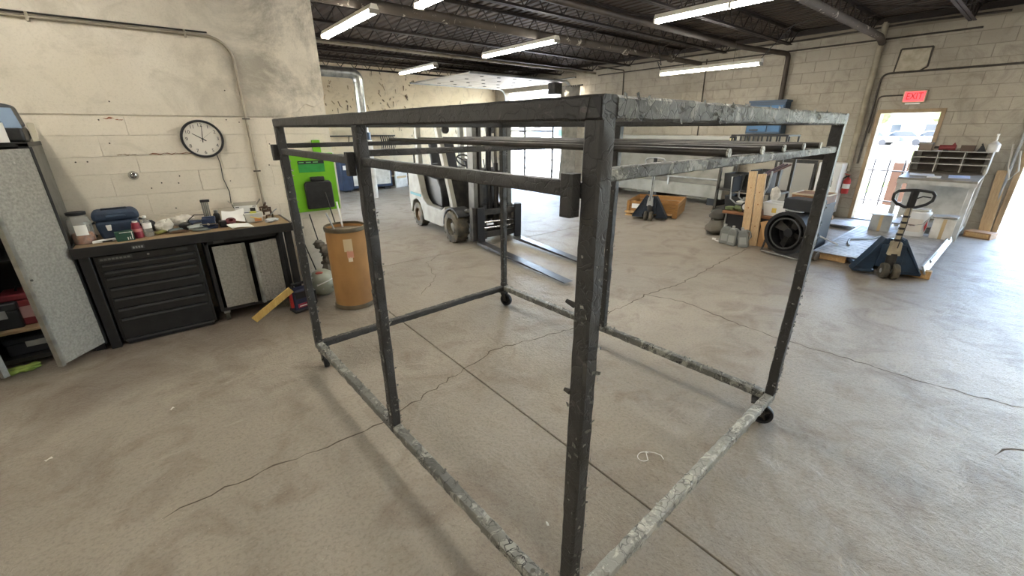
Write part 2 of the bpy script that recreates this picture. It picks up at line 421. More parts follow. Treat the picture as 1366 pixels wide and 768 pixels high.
# exit wall (x = 10.5) with three openings, courses of painted block
XE = 10.5
OPEN = [(9.8, 13.35, 0, 2.93), (1.32, 2.2, 0, 1.96), (-3.2, 0.22, 0, 2.7)]
wb = MB(); ys = [-6.2, -3.2, 0.22, 1.32, 2.2, 9.8, 13.35, 14.2]
for a, b in zip(ys[:-1], ys[1:]):
    top = [o[3] for o in OPEN if abs(o[0]-a) < 1e-6]
    wb.box(XE+0.006, XE+0.25, a, b, top[0] if top else 0, ZC)
wall_b = struct(wb.build('wall_back', M_mortar))
blocks = []
for k in range(18):
    z0, z1 = k*0.1945, (k+1)*0.1945; y = -3.4 + (0.2 if k % 2 else 0.0)
    while y < YB:
        segs = [(y, min(y+0.4, YB))]
        for (a, b, zz0, zz1) in OPEN:
            if z0 < zz1 - 0.02:
                ns = []
                for (s, e) in segs:
                    if e <= a or s >= b: ns.append((s, e)); continue
                    if s < a: ns.append((s, a))
                    if e > b: ns.append((b, e))
                segs = ns
        for (s, e) in segs:
            if e - s > 0.03: blocks.append((math.hypot(XE, (s+e)/2), s, e, max(z0, 0.0), min(z1, ZC)))
        y += 0.4
blocks = [b for b in blocks if b[2] > -0.2 and b[4] < 3.499]
blocks.sort(key=lambda b: b[0])
_bm = {}
def blockmesh(L_, H_):
    key = (round(L_, 3), round(H_, 3))
    if key not in _bm:
        d = 0.002
        m = MB(); l = L_/2-0.0010; h_ = H_/2-0.0022
        m.add([(-d*0+0.0, -l+d, -h_+d), (0, l-d, -h_+d), (0, l-d, h_-d), (0, -l+d, h_-d), (0.012, -l, -h_), (0.012, l, -h_), (0.012, l, h_), (0.012, -l, h_)],
              [(0, 1, 2, 3), (0, 4, 5, 1), (1, 5, 6, 2), (2, 6, 7, 3), (3, 7, 4, 0)])
        me = m.mesh('block', False); me.materials.append(M_block); _bm[key] = me
    return _bm[key]
rest = MB()
for i, (_, s, e, z0, z1) in enumerate(blocks):
    pr = random.uniform(-0.003, 0.002)
    if i < 300:
        o = bpy.data.objects.new('block', blockmesh(e-s, z1-z0)); COL.objects.link(o); o.parent = wall_b
        o.location = (XE+pr, (s+e)/2, (z0+z1)/2)
    else:
        me = blockmesh(e-s, z1-z0)
        rest.add([v.co for v in me.vertices], [tuple(p.vertices) for p in me.polygons], TM((XE+pr, (s+e)/2, (z0+z1)/2)))
stuff(rest.build('far_blocks', M_block, wall_b, smooth=False))
# plastered-over patch with a raised rim, repair smear over the door
pt = MB(); pt.prism([(2.14, 2.62), (1.80, 2.61), (1.73, 2.70), (1.74, 2.95), (2.12, 2.95)], 'x', XE-0.012, XE+0.01)
pt.build('plaster_patch', pm('patch_plaster', '#b9b09b', 0.8, 0, '#a0967f', 8, bump=0.2), wall_b, bevel=0.004)
pr_ = MB()
for (a, b) in (((2.15, 2.60), (2.13, 2.97)), ((2.13, 2.97), (1.72, 2.965)), ((1.72, 2.965), (1.72, 2.66)), ((1.72, 2.66), (1.82, 2.60))):
    pr_.cyl((XE-0.006, a[0], a[1]), (XE-0.006, b[0], b[1]), 0.013, n=6)
pr_.build('patch_rim', M_dconduit, wall_b)

# ------------------------------------------------------------------ ceiling: ribbed deck on open web joists
ceil = struct(bpy.data.objects.new('ceiling', None)); COL.objects.link(ceil)
dk = MB(); vs = []; x = -5.2; sec = []
while x < 10.76:
    sec += [(x, 0), (x+0.09, 0), (x+0.105, 0.038), (x+0.145, 0.038), (x+0.16, 0)]; x += 0.16
for (sx, sz) in sec: vs += [(sx, -6.2, ZC+sz), (sx, 14.2, ZC+sz)]
dk.add(vs, [(2*i, 2*i+1, 2*i+3, 2*i+2) for i in range(len(sec)-1)])
dk.build('ribbed_deck', M_deck, ceil, smooth=False)
B(-5.3, 10.9, -6.3, 14.3, ZC+0.06, ZC+0.2).build('roof_slab', M_deck, ceil)
ZJ0, ZJ1 = 3.21, ZC
jm_top = MB()
for s in (-1, 1): jm_top.box(-5.0, 10.5, s*0.03-0.022, s*0.03+0.022, ZJ1-0.008, ZJ1); jm_top.box(-5.0, 10.5, s*0.012-0.004, s*0.012+0.004, ZJ1-0.045, ZJ1-0.008)
jm_bot = MB()
for s in (-1, 1): jm_bot.box(-4.6, 10.1, s*0.026-0.02, s*0.026+0.02, ZJ0, ZJ0+0.007); jm_bot.box(-4.6, 10.1, s*0.010-0.004, s*0.010+0.004, ZJ0+0.007, ZJ0+0.04)
jm_web = MB(); x = -4.6; up = False; pitch = 0.30
jm_web.cyl((10.1, 0, ZJ0+0.02), (10.4, 0, ZJ1-0.02), 0.011, n=6)
while x < 10.1:
    a = (x, 0, (ZJ1-0.02) if up else (ZJ0+0.02)); b = (min(x+pitch/1.0*0.62, 10.1), 0, (ZJ0+0.02) if up else (ZJ1-0.02))
    jm_web.cyl(a, b, 0.0095, n=5, cap=False); x += pitch*0.62; up = not up
mt, mb_, mw = jm_top.mesh('top_chord', False), jm_bot.mesh('bottom_chord', False), jm_web.mesh('web', True)
for me in (mt, mb_, mw): me.materials.append(M_steelbrown)
for y in [11.3+1.25-1.25*i for i in range(15)]:
    jr = bpy.data.objects.new('roof_joist', None); COL.objects.link(jr); jr.parent = ceil; jr.location = (0, y, 0)
    for nm, me in (('top_chord', mt), ('bottom_chord', mb_), ('web', mw)):
        o = bpy.data.objects.new(nm, me); COL.objects.link(o); o.parent = jr
# bridging rods running across the joists
for x in (2.2, 4.3, 6.6, 8.9):
    m = MB()
    y0 = 12.55
    for i in range(12):
        a, b = y0-1.25*i, y0-1.25*(i+1)
        m.cyl((x, a, ZJ0+0.015), (x, b, ZJ1-0.03), 0.010, n=5, cap=False)
        if i % 2 == 0: m.cyl((x+0.05, a, ZJ1-0.03), (x+0.05, b, ZJ0+0.015), 0.010, n=5, cap=False)
    m.build('bridging_rod', M_steelbrown, ceil)
# ledger beam along the exit wall
MB().box(XE-0.09, XE-0.004, -6, YB, ZJ0+0.19, ZJ0+0.27).build('ledger_angle', M_steelbrown, ceil)

# ------------------------------------------------------------------ pipes and conduits
def pipe(name, label, cat, pts, r, mat, rb=0.12, n=12, group=None):
    """tube with rounded corners"""
    P = [Vector(p) for p in pts]; out = [P[0]]
    for i in range(1, len(P)-1):
        a = (P[i-1]-P[i]); b = (P[i+1]-P[i]); k = min(rb, a.length*0.45, b.length*0.45); a.normalize(); b.normalize()
        p0 = P[i]+a*k; p2 = P[i]+b*k
        for j in range(7):
            t = j/6; out.append(p0*(1-t)**2 + P[i]*2*t*(1-t) + p2*t*t)
    out.append(P[-1])
    o = MB().tube(out, r, n).build(name, mat)
    return tag(o, label, cat, group)
M_sprk = mat_peel('sprinkler_main_paint', ('#574e44', '#4b433a'), '#b5ac9c', 7.0, 0.60, 0.8, False)
sp = thing('sprinkler_pipe', 'thick flaking sprinkler main running under the joists past the lamps', 'pipe', (0, 5.80, 3.12))
MB().cyl((-4.9, 0, 0), (7.6, 0, 0), 0.065, n=18).build('main_pipe', M_sprk, sp)
MB().cyl((7.6, 0, 0), (10.45, 0, 0), 0.05, n=16).build('reduced_pipe', M_sprk, sp)
for x in (0.5, 3.6, 6.4, 7.6, 9.2):
    MB().cyl((x-0.05, 0, 0), (x+0.05, 0, 0), 0.077, n=18).build('pipe_coupling', M_sprk, sp)
    MB().cyl((x+0.3, 0, 0.06), (x+0.3, 0, 0.375), 0.006, n=6).build('hanger_rod', M_steelbrown, sp)
pipe('branch_pipe', 'slim pale pipe crossing the ceiling near the silver duct', 'pipe', [(1.5, 8.95, 3.19), (10.4, 8.95, 3.19)], 0.028, M_conduit)
pipe('drop_pipe', 'brown pipe that leaves the ceiling and drops down the wall behind the blue cabinet', 'pipe', [(-2, 4.30, 3.15), (9.2, 4.30, 3.15), (10.42, 3.9, 3.10), (10.42, 3.88, 2.25)], 0.045, pm('brown_pipe', '#463c32', 0.6, 0.2, '#382f27', 5), 0.1)
pipe('roof_beam_pipe', 'square-looking brown roof pipe ending above the corner of the exit door', 'pipe', [(-2, 2.42, 3.17), (10.2, 2.42, 3.17), (10.44, 2.42, 3.10)], 0.055, M_sprk, 0.05)
pipe('rain_pipe', 'wide grey-painted pipe running down the wall left of the exit sign', 'pipe', [(10.45, 2.44, 3.42), (10.45, 2.42, 0.9)], 0.05, pm('wall_grey_paint', '#9d9480', 0.7, 0, '#867d6a', 6), 0.05)
pipe('wall_conduit', 'dark conduit with a bend running over the exit sign to the right', 'conduit', [(10.475, -3, 2.61), (10.475, 2.30, 2.60), (10.475, 2.30, 1.05)], 0.016, M_dconduit, 0.12)
pipe('sign_conduit', 'thin conduit curving into the left side of the exit sign', 'conduit', [(10.478, 1.9, 2.23), (10.478, 2.26, 2.23), (10.478, 2.26, 1.6)], 0.011, M_dconduit, 0.08)
pipe('long_conduit', 'long thin conduit along the top of the grey block wall', 'conduit', [(10.475, 1.2, 3.16), (10.475, 8.9, 3.14)], 0.014, M_dconduit)
pipe('upper_conduit', 'dark conduit under the roof edge at the upper right corner', 'conduit', [(10.47, 0.95, 3.34), (10.47, 2.0, 3.36), (10.47, 3.6, 3.32), (10.47, 9.0, 3.30)], 0.017, M_dconduit)
pipe('thin_conduit', 'straight vertical conduit on the block wall below the low strip lamp', 'conduit', [(10.48, 5.66, 3.2), (10.48, 5.62, 1.2)], 0.013, M_dconduit)
pipe('hook_conduit', 'right-angled conduit on the wall beside the overhead door', 'conduit', [(9.4, 8.0, 3.19), (10.47, 8.0, 3.19), (10.47, 7.95, 1.9)], 0.014, M_dconduit, 0.05)
cc = thing('clock_wall_conduit', 'thin painted conduit along the cream wall, bending down beside the clock', 'conduit', (0, 4.93, 0))
MB().tube([(-4.9, 0, 2.45), (0.56, 0, 2.45)] + [(0.56+0.18*math.sin(a*math.pi/16), 0, 2.45-0.18*(1-math.cos(a*math.pi/16))) for a in range(1, 9)] + [(0.74, 0, 0.90)], 0.012, 10).build('conduit', M_conduit, cc)
MB().tube([(-4.9, 0, 2.476), (0.58, 0, 2.476)], 0.006, 8).build('cable', M_dark, cc)
for (x, z, v) in ((-0.5, 2.45, 0), (0.42, 2.45, 0), (0.74, 1.78, 1), (0.74, 1.3, 1)):
    (B(x-0.008, x+0.008, -0.014, 0.012, z-0.03, z+0.03) if not v else B(x-0.03, x+0.03, -0.014, 0.012, z-0.006, z+0.006)).build('strap_clip', M_dconduit if v else M_conduit, cc)

# heater duct
M_d = M_galv
du = thing('heater_duct', 'silver round duct with an elbow dropping in front of the peeling wall', 'duct', (4.15, 11.0, 0))
MB().cyl((-2.63, 0, 2.94), (-0.12, 0, 2.94), 0.115, n=24).build('horizontal_run', M_d, du)
el = [(-0.14+0.16*math.sin(a*math.pi/8), 0, 2.94-0.16*(1-math.cos(a*math.pi/8))) for a in range(0, 5)]
MB().tube(el, 0.122, 20).build('elbow', M_d, du)
MB().cyl((0.02, 0, 2.80), (0.02, 0, 1.62), 0.108, n=24).build('vertical_run', M_d, du)
for z in (2.74, 2.2): MB().cyl((0.02, 0, z-0.012), (0.02, 0, z+0.012), 0.114, n=24).build('seam_band', M_d, du)
MB().cyl((-1.3, 0, 2.94), (-1.27, 0, 2.94), 0.121, n=24).build('seam_band', M_d, du)
MB().cyl((0.02, 0, 1.62), (0.02, 0, 1.44), 0.15, n=24).build('damper_collar', pm('damper_blue', '#3f4b5c', 0.4, 0.4), du)
MB().cyl((0.02, 0, 0.0), (0.02, 0, 1.44), 0.17, n=24).build('heater_drum', M_white, du)

# ------------------------------------------------------------------ fluorescent lamps
M_tube = em('lamp_tube', '#fffbf3', TUBE_EMIT)
def lamp(label, x, y0, y1, z, hang=True):
    t = thing('fluorescent_lamp', label, 'lamp', (x, (y0+y1)/2, z), 0, 'fluorescent ceiling lamps'); L_ = (y1-y0)/2
    MB().prism([(-0.06, 0.0), (-0.035, 0.055), (0.035, 0.055), (0.06, 0.0)], 'y', -L_, L_).build('housing', pm('lamp_housing', '#d9d4c6', 0.5), t)
    for s in (-1, 1):
        for k in (0, 1):
            a = -L_+0.03 + k*L_; b = a + L_-0.045
            MB().cyl((s*0.035, a, -0.022), (s*0.035, b, -0.022), 0.017, n=10).build('lamp_tube', M_tube, t)
    for yy in (-L_+0.01, 0, L_-0.01): B(-0.06, 0.06, yy-0.012, yy+0.012, -0.045, 0.0).build('tube_socket', pm('socket_grey', '#8c8678', 0.5), t)
    if hang:
        for yy in (-L_*0.5, L_*0.5): MB().cyl((0, yy, 0.05), (0, yy, ZJ1-z-0.002), 0.004, n=5).build('hanger_chain', M_dark, t)
    return t
lamp('upper left bright strip lamp, longest one beside the cream wall corner', 2.36, 5.45, 7.35, 3.0)
lamp('strip lamp cut off by the top edge above the flaking main pipe', 2.68, 3.05, 4.98, 3.0)
lamp('strip lamp in the middle over the forklift and overhead door', 5.30, 5.38, 7.36, 3.0)
lamp('farthest small strip lamp in front of the peeling cream wall', 5.18, 9.0, 10.75, 3.0)
lamp('brightest strip lamp at the top edge right of centre', 5.42, 1.75, 3.70, 3.0)
lf = lamp('strip lamp hung low in front of the grey block wall with looped cords', 8.2, 3.46, 5.36, 2.72)
MB().tube([(0, 0.95, 0.05), (0.02, 1.0, 0.1), (0.0, 1.05, 0.22), (0.03, 0.98, 0.15), (0.03, 1.08, 0.5), (0.03, 1.0, 0.78)], 0.008, 6).build('power_cord', M_black, lf)
MB().tube([(0, -0.92, 0.05), (0.0, -1.05, 0.2), (0, -1.35, 0.5)], 0.006, 6).build('power_cord', M_black, lf)
# the rows go on outside the picture
for (x, y, where) in ((2.5, 1.2, 'straight above the near end of the cart'), (-1.0, 3.35, 'above the open floor before the tall cabinet'), (-0.6, -0.8, 'just behind the camera'), (2.4, -2.6, 'right of the camera in the near row'), (-3.2, 3.2, 'at the far left, left of the tall cabinet'), (5.4, -2.4, 'outside the right edge in the middle row'), (-3.2, -2.0, 'in the corner behind the camera'), (8.2, -1.6, 'outside the right edge near the dock opening')):
    lamp('strip lamp out of view ' + where, x, y-0.95, y+0.95, 3.0)

# ------------------------------------------------------------------ doors in the exit wall
M_frame = pm('door_frame_tan', '#a58e6e', 0.55, 0, '#8d775a', 5)
d1 = struct(bpy.data.objects.new('door_1', None)); COL.objects.link(d1)
for y in (1.30, 2.16): B(XE-0.02, XE+0.22, y, y+0.06, 0, 1.96).build('jamb', M_frame, d1, bevel=0.004)
B(XE-0.02, XE+0.22, 1.30, 2.22, 1.94, 2.0).build('head', M_frame, d1, bevel=0.004)
B(XE, XE+0.26, 1.3, 2.2, -0.002, 0.018).build('threshold', M_grey, d1)
leaf = MB().box(0, 0.045, 0, 0.86, 0.02, 1.93, M=TM((XE+0.24, 1.36, 0), R(-97))); leaf.build('door_leaf', pm('door_leaf_grey', '#8f9796', 0.5), d1, bevel=0.003)
d2 = struct(bpy.data.objects.new('door_2', None)); COL.objects.link(d2)
B(XE-0.03, XE+0.26, 0.20, 0.27, 0, 2.72).build('jamb', M_frame, d2, bevel=0.005)
B(XE-0.03, XE+0.26, -3.25, -3.18, 0, 2.72).build('jamb', M_frame, d2, bevel=0.005)
B(XE-0.03, XE+0.26, -3.25, 0.27, 2.68, 2.75).build('head', M_frame, d2, bevel=0.005)
MB().tube([(XE-0.05, 0.33, 0.0), (XE-0.05, 0.33, 2.3)], 0.018, 8).build('door_track', M_lgrey, d2)
ca = MB().tube([(XE-0.05, 0.30, 1.35), (XE-0.1, 0.24, 1.05), (XE-0.1, 0.30, 0.92), (XE-0.06, 0.36, 1.1), (XE-0.05, 0.40, 1.45)], 0.012, 8)
tag(ca.build('pull_rope', pm('pale_rope', '#bdb6a8', 0.8)), 'pale rope looped beside the bright opening at the right edge', 'rope')

# exit sign
es = thing('exit_sign', 'small red lit exit sign over the open doorway', 'sign', (XE-0.03, 1.76, 2.2))
B(-0.03, 0.03, -0.155, 0.155, -0.10, 0.10).build('sign_case', pm('exit_case', '#b7a98e', 0.5), es, bevel=0.008)
B(-0.034, -0.03, -0.135, 0.135, -0.08, 0.08).build('sign_face', em('exit_red', '#ff4a50', 0.9), es)
lettering('EXIT', 0.15, pm('exit_letters', '#8c1c1c', 0.6), es, Matrix.Translation((-0.0355, 0, 0)) @ Matrix(((0, 0, -1, 0), (-1, 0, 0, 0), (0, 1, 0, 0), (0, 0, 0, 1))) @ Matrix.Scale(0.72, 4, (1, 0, 0)))
B(-0.02, 0.02, -0.1, 0.1, -0.125, -0.10).build('lamp_strip', M_whitep, es)

# overhead door, slid up under the roof
od = thing('overhead_door', 'raised white sectional overhead door lying flat under the roof', 'door', (8.5, 11.5, 3.03))
M_odoor = pm('door_panel_white', '#cfcac0', 0.55, 0, '#bab4a8', 2)
for i in range(6):
    x0 = -1.75 + i*0.58
    B(x0, x0+0.57, -1.62, 1.55, 0, 0.045).build('door_section', M_odoor, od, bevel=0.006)
for i in range(6):
    for yy in (-1.2, -0.45, 0.35, 1.1):
        B(-1.75+i*0.58+0.53, -1.75+i*0.58+0.62, yy-0.03, yy+0.03, -0.012, 0.0).build('hinge', M_dark, od)
for s in (-1.68, 1.61):
    pts = [(-1.9, s, 0.0), (1.55, s, 0.0)] + [(1.55+0.3*math.sin(a*math.pi/12), s, -0.3*(1-math.cos(a*math.pi/12))) for a in range(1, 7)] + [(1.85, s, -3.0)]
    MB().tube(pts, 0.028, 8).build('door_track', M_lgrey, od)
MB().cyl((1.88, -1.8, 0.12), (1.88, 1.75, 0.12), 0.022, n=10).build('torsion_shaft', M_grey, od)
for s in (-0.5, 0.4): MB().cyl((1.88, s-0.4, 0.12), (1.88, s+0.4, 0.12), 0.045, n=14).build('torsion_spring', M_dark, od)
B(1.3, 1.62, -1.5, -1.2, -0.34, -0.02).build('door_operator', M_dark, od, bevel=0.02)
glint_root = thing('glint_stand_in', 'glowing ball put in for a bright glint at the right end of the overhead door', 'lamp', (10.25, 9.80, 2.80))  # added glowing bulb, standing in for a bright glint on the door track
MB().lathe([(0.0, 0.09), (0.05, 0.08), (0.085, 0.0), (0.08, -0.02)], 16).build('glint_shade', M_lgrey, glint_root)
MB().blob((0, 0, -0.03), (0.075, 0.075, 0.07), 12, 8, 0).build('glint_bulb', em('glint_glow', '#fff8ea', 150), glint_root)
MB().tube([(0, 0, 0.09), (-0.05, 0.02, 0.16), (-0.12, 0.05, 0.2)], 0.02, 8).build('glint_arm', M_lgrey, glint_root)

# screen gate and curtain in the big opening
sg = thing('screen_gate', 'thin dark-framed gate with two uprights across the bright opening', 'gate', (10.44, 11.6, 0))
for y in (0.50, -0.93, 1.7): 
    MB().cyl((0, y, 0), (0, y, 2.25), 0.034, n=8).build('upright', M_dark, sg)
for z in (1.62, 0.05): MB().cyl((0, -0.93, z), (0, 1.7, z), 0.028, n=8).build('crossbar', M_dark, sg)
for y in (0.50, -0.93):
    for z in (0.35, 0.7, 1.05, 1.4): MB().cyl((0, y, z-0.03), (0, y, z+0.03), 0.05, n=8).build('hinge_knuckle', M_dark, sg)
cu = MB(); rows = []
for j in range(13):
    z = 2.9*(1-j/12); wv = 0.30 + 0.12*abs(j-7)/7 ; row = []
    for i in range(33):
        a = i/32; row.append((0.07*math.sin(i*1.57)+0.03*math.sin(a*6+j*0.3), (a-0.5)*2*wv*0.85, z))
    rows += row
cu.add(rows, [(j*33+i, j*33+i+1, (j+1)*33+i+1, (j+1)*33+i) for j in range(12) for i in range(32)])
cr = thing('strip_curtain', 'grey gathered curtain hanging at the right side of the big opening', 'curtain', (10.18, 9.72, 0))
co_ = cu.build('curtain_cloth', pm('curtain_grey', '#c2beb4', 0.7, 0, '#a29e94', 5), cr)
sm = co_.modifiers.new('thick', 'SOLIDIFY'); sm.thickness = 0.006
MB().cyl((0, -0.5, 2.9), (0, 0.5, 2.9), 0.02, n=8).build('curtain_rod', M_dark, cr)
# ------------------------------------------------------------------ the big frame cart
M_cart = mat_peel('cart_dark_paint', ('#302f2e', '#3b3a38'), '#4f4c49', 11, 0.62, 0.5, True, '#262524')
M_cartlow = mat_peel('cart_flaking_lit_paint', ('#8b8b84', '#a3a39a'), '#c2c2b7', 10, 0.52, 0.5, True, '#4a4945')  # flaking cart paint, paled: light on the near bottom rail put into the colour
M_cartside = mat_peel('cart_side_flaking_lit_paint', ('#5d5d59', '#787871'), '#9a9a91', 10, 0.53, 0.5)  # flaking cart paint in a middle tone, light on the side rails painted in
M_cartmid = mat_peel('cart_grey_lit_paint', ('#4d4d49', '#66665f'), '#8d8d82', 12, 0.54, 0.55, True, '#35342f')  # lighter copy of the cart paint; near-end upper rails have their light painted in
CW, CL, CH, TS = 1.869, 2.527, 1.745, 0.049
cart = thing('frame_cart', 'tall dark steel tube frame cart on casters with flaking paint', 'cart', (0.698, 0.575, 0), R(2.137))
def bar(name, p0, p1, w, h, mat, jit=0.0012, step=0.045):
    p0 = Vector(p0); p1 = Vector(p1); d = p1-p0; L_ = d.length; d.normalize()
    u = Vector((0, 0, 1)) if abs(d.z) < 0.9 else Vector((0, 1, 0))
    s = d.cross(u).normalized(); u = s.cross(d)
    n = max(2, int(L_/step)); vs = []; fs = []
    bv = 0.12
    prof = [(-.5+bv, -.5), (.5-bv, -.5), (.5, -.5+bv), (.5, .5-bv), (.5-bv, .5), (-.5+bv, .5), (-.5, .5-bv), (-.5, -.5+bv)]
    k = len(prof)
    for i in range(n+1):
        c = p0 + d*(L_*i/n)
        for (a, b) in prof:
            j = jit if 0 < i < n else 0
            vs.append(c + s*(a*w + random.uniform(-j, j)) + u*(b*h + random.uniform(-j, j)))
    for i in range(n):
        for j in range(k): fs.append((i*k+j, i*k+(j+1) % k, (i+1)*k+(j+1) % k, (i+1)*k+j))
    fs += [tuple(reversed(range(k))), tuple(range(n*k, n*k+k))]
    return MB().add(vs, fs).build(name, mat, cart)
h2 = TS/2; ZR = 0.172
# posts
for (x, y) in ((h2, h2), (h2, CL/2), (h2, CL-h2), (CW-h2, h2), (CW-h2, CL/2), (CW-h2, CL-h2)):
    bar('post', (x, y, ZR-0.02), (x, y, CH-TS*0.98), TS, TS, M_cart, 0.0016)
# top ring
bar('top_rail', (h2, 0.002, CH-h2), (h2, CL, CH-h2), TS, TS, M_cart, 0.0008)
bar('top_rail', (CW-h2, 0, CH-h2), (CW-h2, CL, CH-h2), TS, TS, M_cart, 0.0008)
bar('top_rail', (TS, h2, CH-h2), (CW-TS, h2, CH-h2), TS, TS, M_cartmid, 0.0014)
bar('top_rail', (TS, CL-h2, CH-h2), (CW-TS, CL-h2, CH-h2), TS, TS, M_cart, 0.0008)
# open end of the near top rail, a dark mitred hole
MB().prism([(0.0, 0.0), (0.026, 0.038), (0.0, 0.038)], 'x', -0.0026, 0.004, M=TM((0, 0.004, CH-TS+0.006))).build('open_tube_end', M_black, cart)
MB().prism([(0.042, 0.0), (0.086, 0.0), (0.052, 0.040), (0.034, 0.040)], 'x', -0.0026, 0.002, M=TM((0, 0.0, CH-TS+0.004))).build('weld_scab', M_cart, cart)
# bottom ring
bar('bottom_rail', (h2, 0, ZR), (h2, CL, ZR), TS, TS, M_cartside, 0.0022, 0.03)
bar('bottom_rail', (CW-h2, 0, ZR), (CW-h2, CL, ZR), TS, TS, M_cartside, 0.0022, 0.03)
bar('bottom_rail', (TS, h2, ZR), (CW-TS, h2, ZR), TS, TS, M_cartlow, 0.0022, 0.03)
bar('bottom_rail', (TS, CL-h2, ZR), (CW-TS, CL-h2, ZR), TS, TS, M_cart, 0.0022, 0.03)
# shelf level: side rails, cross rails, hanging tubes
for x in (h2, CW-h2): bar('shelf_rail', (x, 0.03, 1.553), (x, CL-0.02, 1.553), 0.034, 0.034, M_cart, 0.0008)
bar('cross_rail', (0.03, 0.02, 1.587), (CW-0.03, 0.02, 1.587), 0.03, 0.030, M_cartmid, 0.0014)
for y in (CL/2, CL-0.03): bar('cross_rail', (0.03, y, 1.587), (CW-0.03, y, 1.587), 0.028, 0.028, M_cart, 0.001)
M_rod = pm('rod_steel', '#2b2a29', 0.45, 0.4, '#47423c', 9)
for a, b in ((.33, .41), (.47, .54), (.58, .66), (.70, .77), (.82, .88)):
    o = MB().cyl((a*CW, 0.0, 1.613), (b*CW, CL-0.01, 1.613), 0.0125, n=12).build('storage_rod', M_rod, cart)
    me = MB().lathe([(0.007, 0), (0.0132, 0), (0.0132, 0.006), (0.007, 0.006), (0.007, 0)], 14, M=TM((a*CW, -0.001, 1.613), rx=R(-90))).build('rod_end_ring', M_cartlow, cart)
# bracket tubes clamped outside the posts
for (y, z0, z1) in ((0.060, 1.50, 1.592), (CL/2+0.03, 1.495, 1.592), (CL-0.004, 1.50, 1.595)):
    bar('bracket_tube', (-0.018, y, z0), (-0.018, y, z1), 0.034, 0.034, M_cart, 0.0005)
bar('bracket_tube', (CW+0.016, 0.03, 1.50), (CW+0.016, 0.03, 1.592), 0.034, 0.034, M_cart, 0.0005)
# bolt plates and holes on the middle post
for z in (0.30, 0.62, 0.95):
    MB().prism([(-0.02, -0.03), (0.012, -0.022), (0.018, 0.02), (-0.01, 0.03)], 'x', -0.004, 0.001, M=TM((0, CL/2, z))).build('torn_paint_patch', M_cartmid, cart)
    MB().cyl((-0.005, CL/2-0.002, z), (0.0, CL/2-0.002, z), 0.009, n=10).build('bolt_hole', M_black, cart)
for (p, q) in (((0.002, 0.045, 1.285), (-0.004, 0.068, 1.292)), ((0.002, 0.045, 1.04), (-0.002, 0.062, 1.042))):
    MB().cyl(p, q, 0.008, 0.005, n=8).build('peg', M_dark, cart)
# curled flakes of paint, thick on the lower rails and the posts
fk = MB()
def flake(c, axis, nrm, size):
    ax = Vector(axis); nr = Vector(nrm); t = ax.cross(nr); c = Vector(c)
    w = size*random.uniform(0.5, 1.4); l = size*random.uniform(0.5, 1.5); a = random.uniform(-0.7, 0.7)
    e1 = ax*math.cos(a) + t*math.sin(a); e2 = -ax*math.sin(a) + t*math.cos(a); lift = size*random.uniform(0.15, 0.75)
    p = [c-e1*w/2-e2*l/2+nr*0.0015, c+e1*w/2-e2*l/2+nr*0.0015, c+e1*w*0.4+nr*lift*0.4, c-e1*w*0.4+nr*lift*0.35, c+e1*w*0.35+e2*l/2+nr*lift, c-e1*w*0.3+e2*l/2+nr*lift*0.9]
    fk.add(p, [(0, 1, 2, 3), (3, 2, 4, 5)])
RS = random.Random(5)
FM = {}
def flush(mat, nm='paint_flakes'):
    global fk
    stuff(fk.build(nm, mat, cart, smooth=False)); fk = MB()
for i in range(95):
    y = RS.uniform(0.02, CL-0.02); flake((RS.uniform(0.008, TS-0.008), y, ZR+h2-0.001), (0, 1, 0), (0, 0, 1), 0.018)
    if i < 45: flake((-0.001, y, ZR+RS.uniform(-h2, h2)*0.9), (0, 1, 0), (-1, 0, 0), 0.010)
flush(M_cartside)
for i in range(85):
    x = RS.uniform(TS, CW-TS); flake((x, RS.uniform(0.008, TS-0.008), ZR+h2-0.001), (1, 0, 0), (0, 0, 1), 0.018)
    if i < 45: flake((x, -0.001, ZR+RS.uniform(-h2, h2)*0.9), (1, 0, 0), (0, -1, 0), 0.010)
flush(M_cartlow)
for i in range(90):
    flake((CW-h2+RS.uniform(-h2, h2), RS.uniform(0, CL), ZR+h2), (0, 1, 0), (0, 0, 1), 0.014)
    flake((RS.uniform(TS, CW-TS), CL-h2+RS.uniform(-h2, h2), ZR+h2), (1, 0, 0), (0, 0, 1), 0.012)
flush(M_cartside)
for i in range(80):
    x = RS.uniform(TS, CW-TS); flake((x, -0.001, CH-RS.uniform(0, TS)), (1, 0, 0), (0, -1, 0), 0.012)
    if i < 70: flake((x, 0.004, 1.587+RS.uniform(-0.013, 0.013)), (1, 0, 0), (0, -1, 0), 0.009)
flush(M_cartmid)
for (x, y) in ((h2, h2), (h2, CL/2), (h2, CL-h2), (CW-h2, h2), (CW-h2, CL/2), (CW-h2, CL-h2)):
    for i in range(70):
        z = 0.2 + 1.3*RS.random()**1.4
        s = RS.choice((0, 1, 2))
        if s == 0: flake((x-h2-0.001, y+RS.uniform(-h2, h2)*0.9, z), (0, 0, 1), (-1, 0, 0), 0.011)
        elif s == 1: flake((x+RS.uniform(-h2, h2)*0.9, y-h2-0.001, z), (0, 0, 1), (0, -1, 0), 0.011)
        else: flake((x+h2*0.98, y-h2*0.98, z), (0, 0, 1), (0.7, -0.7, 0), 0.012)
flush(M_cartside)
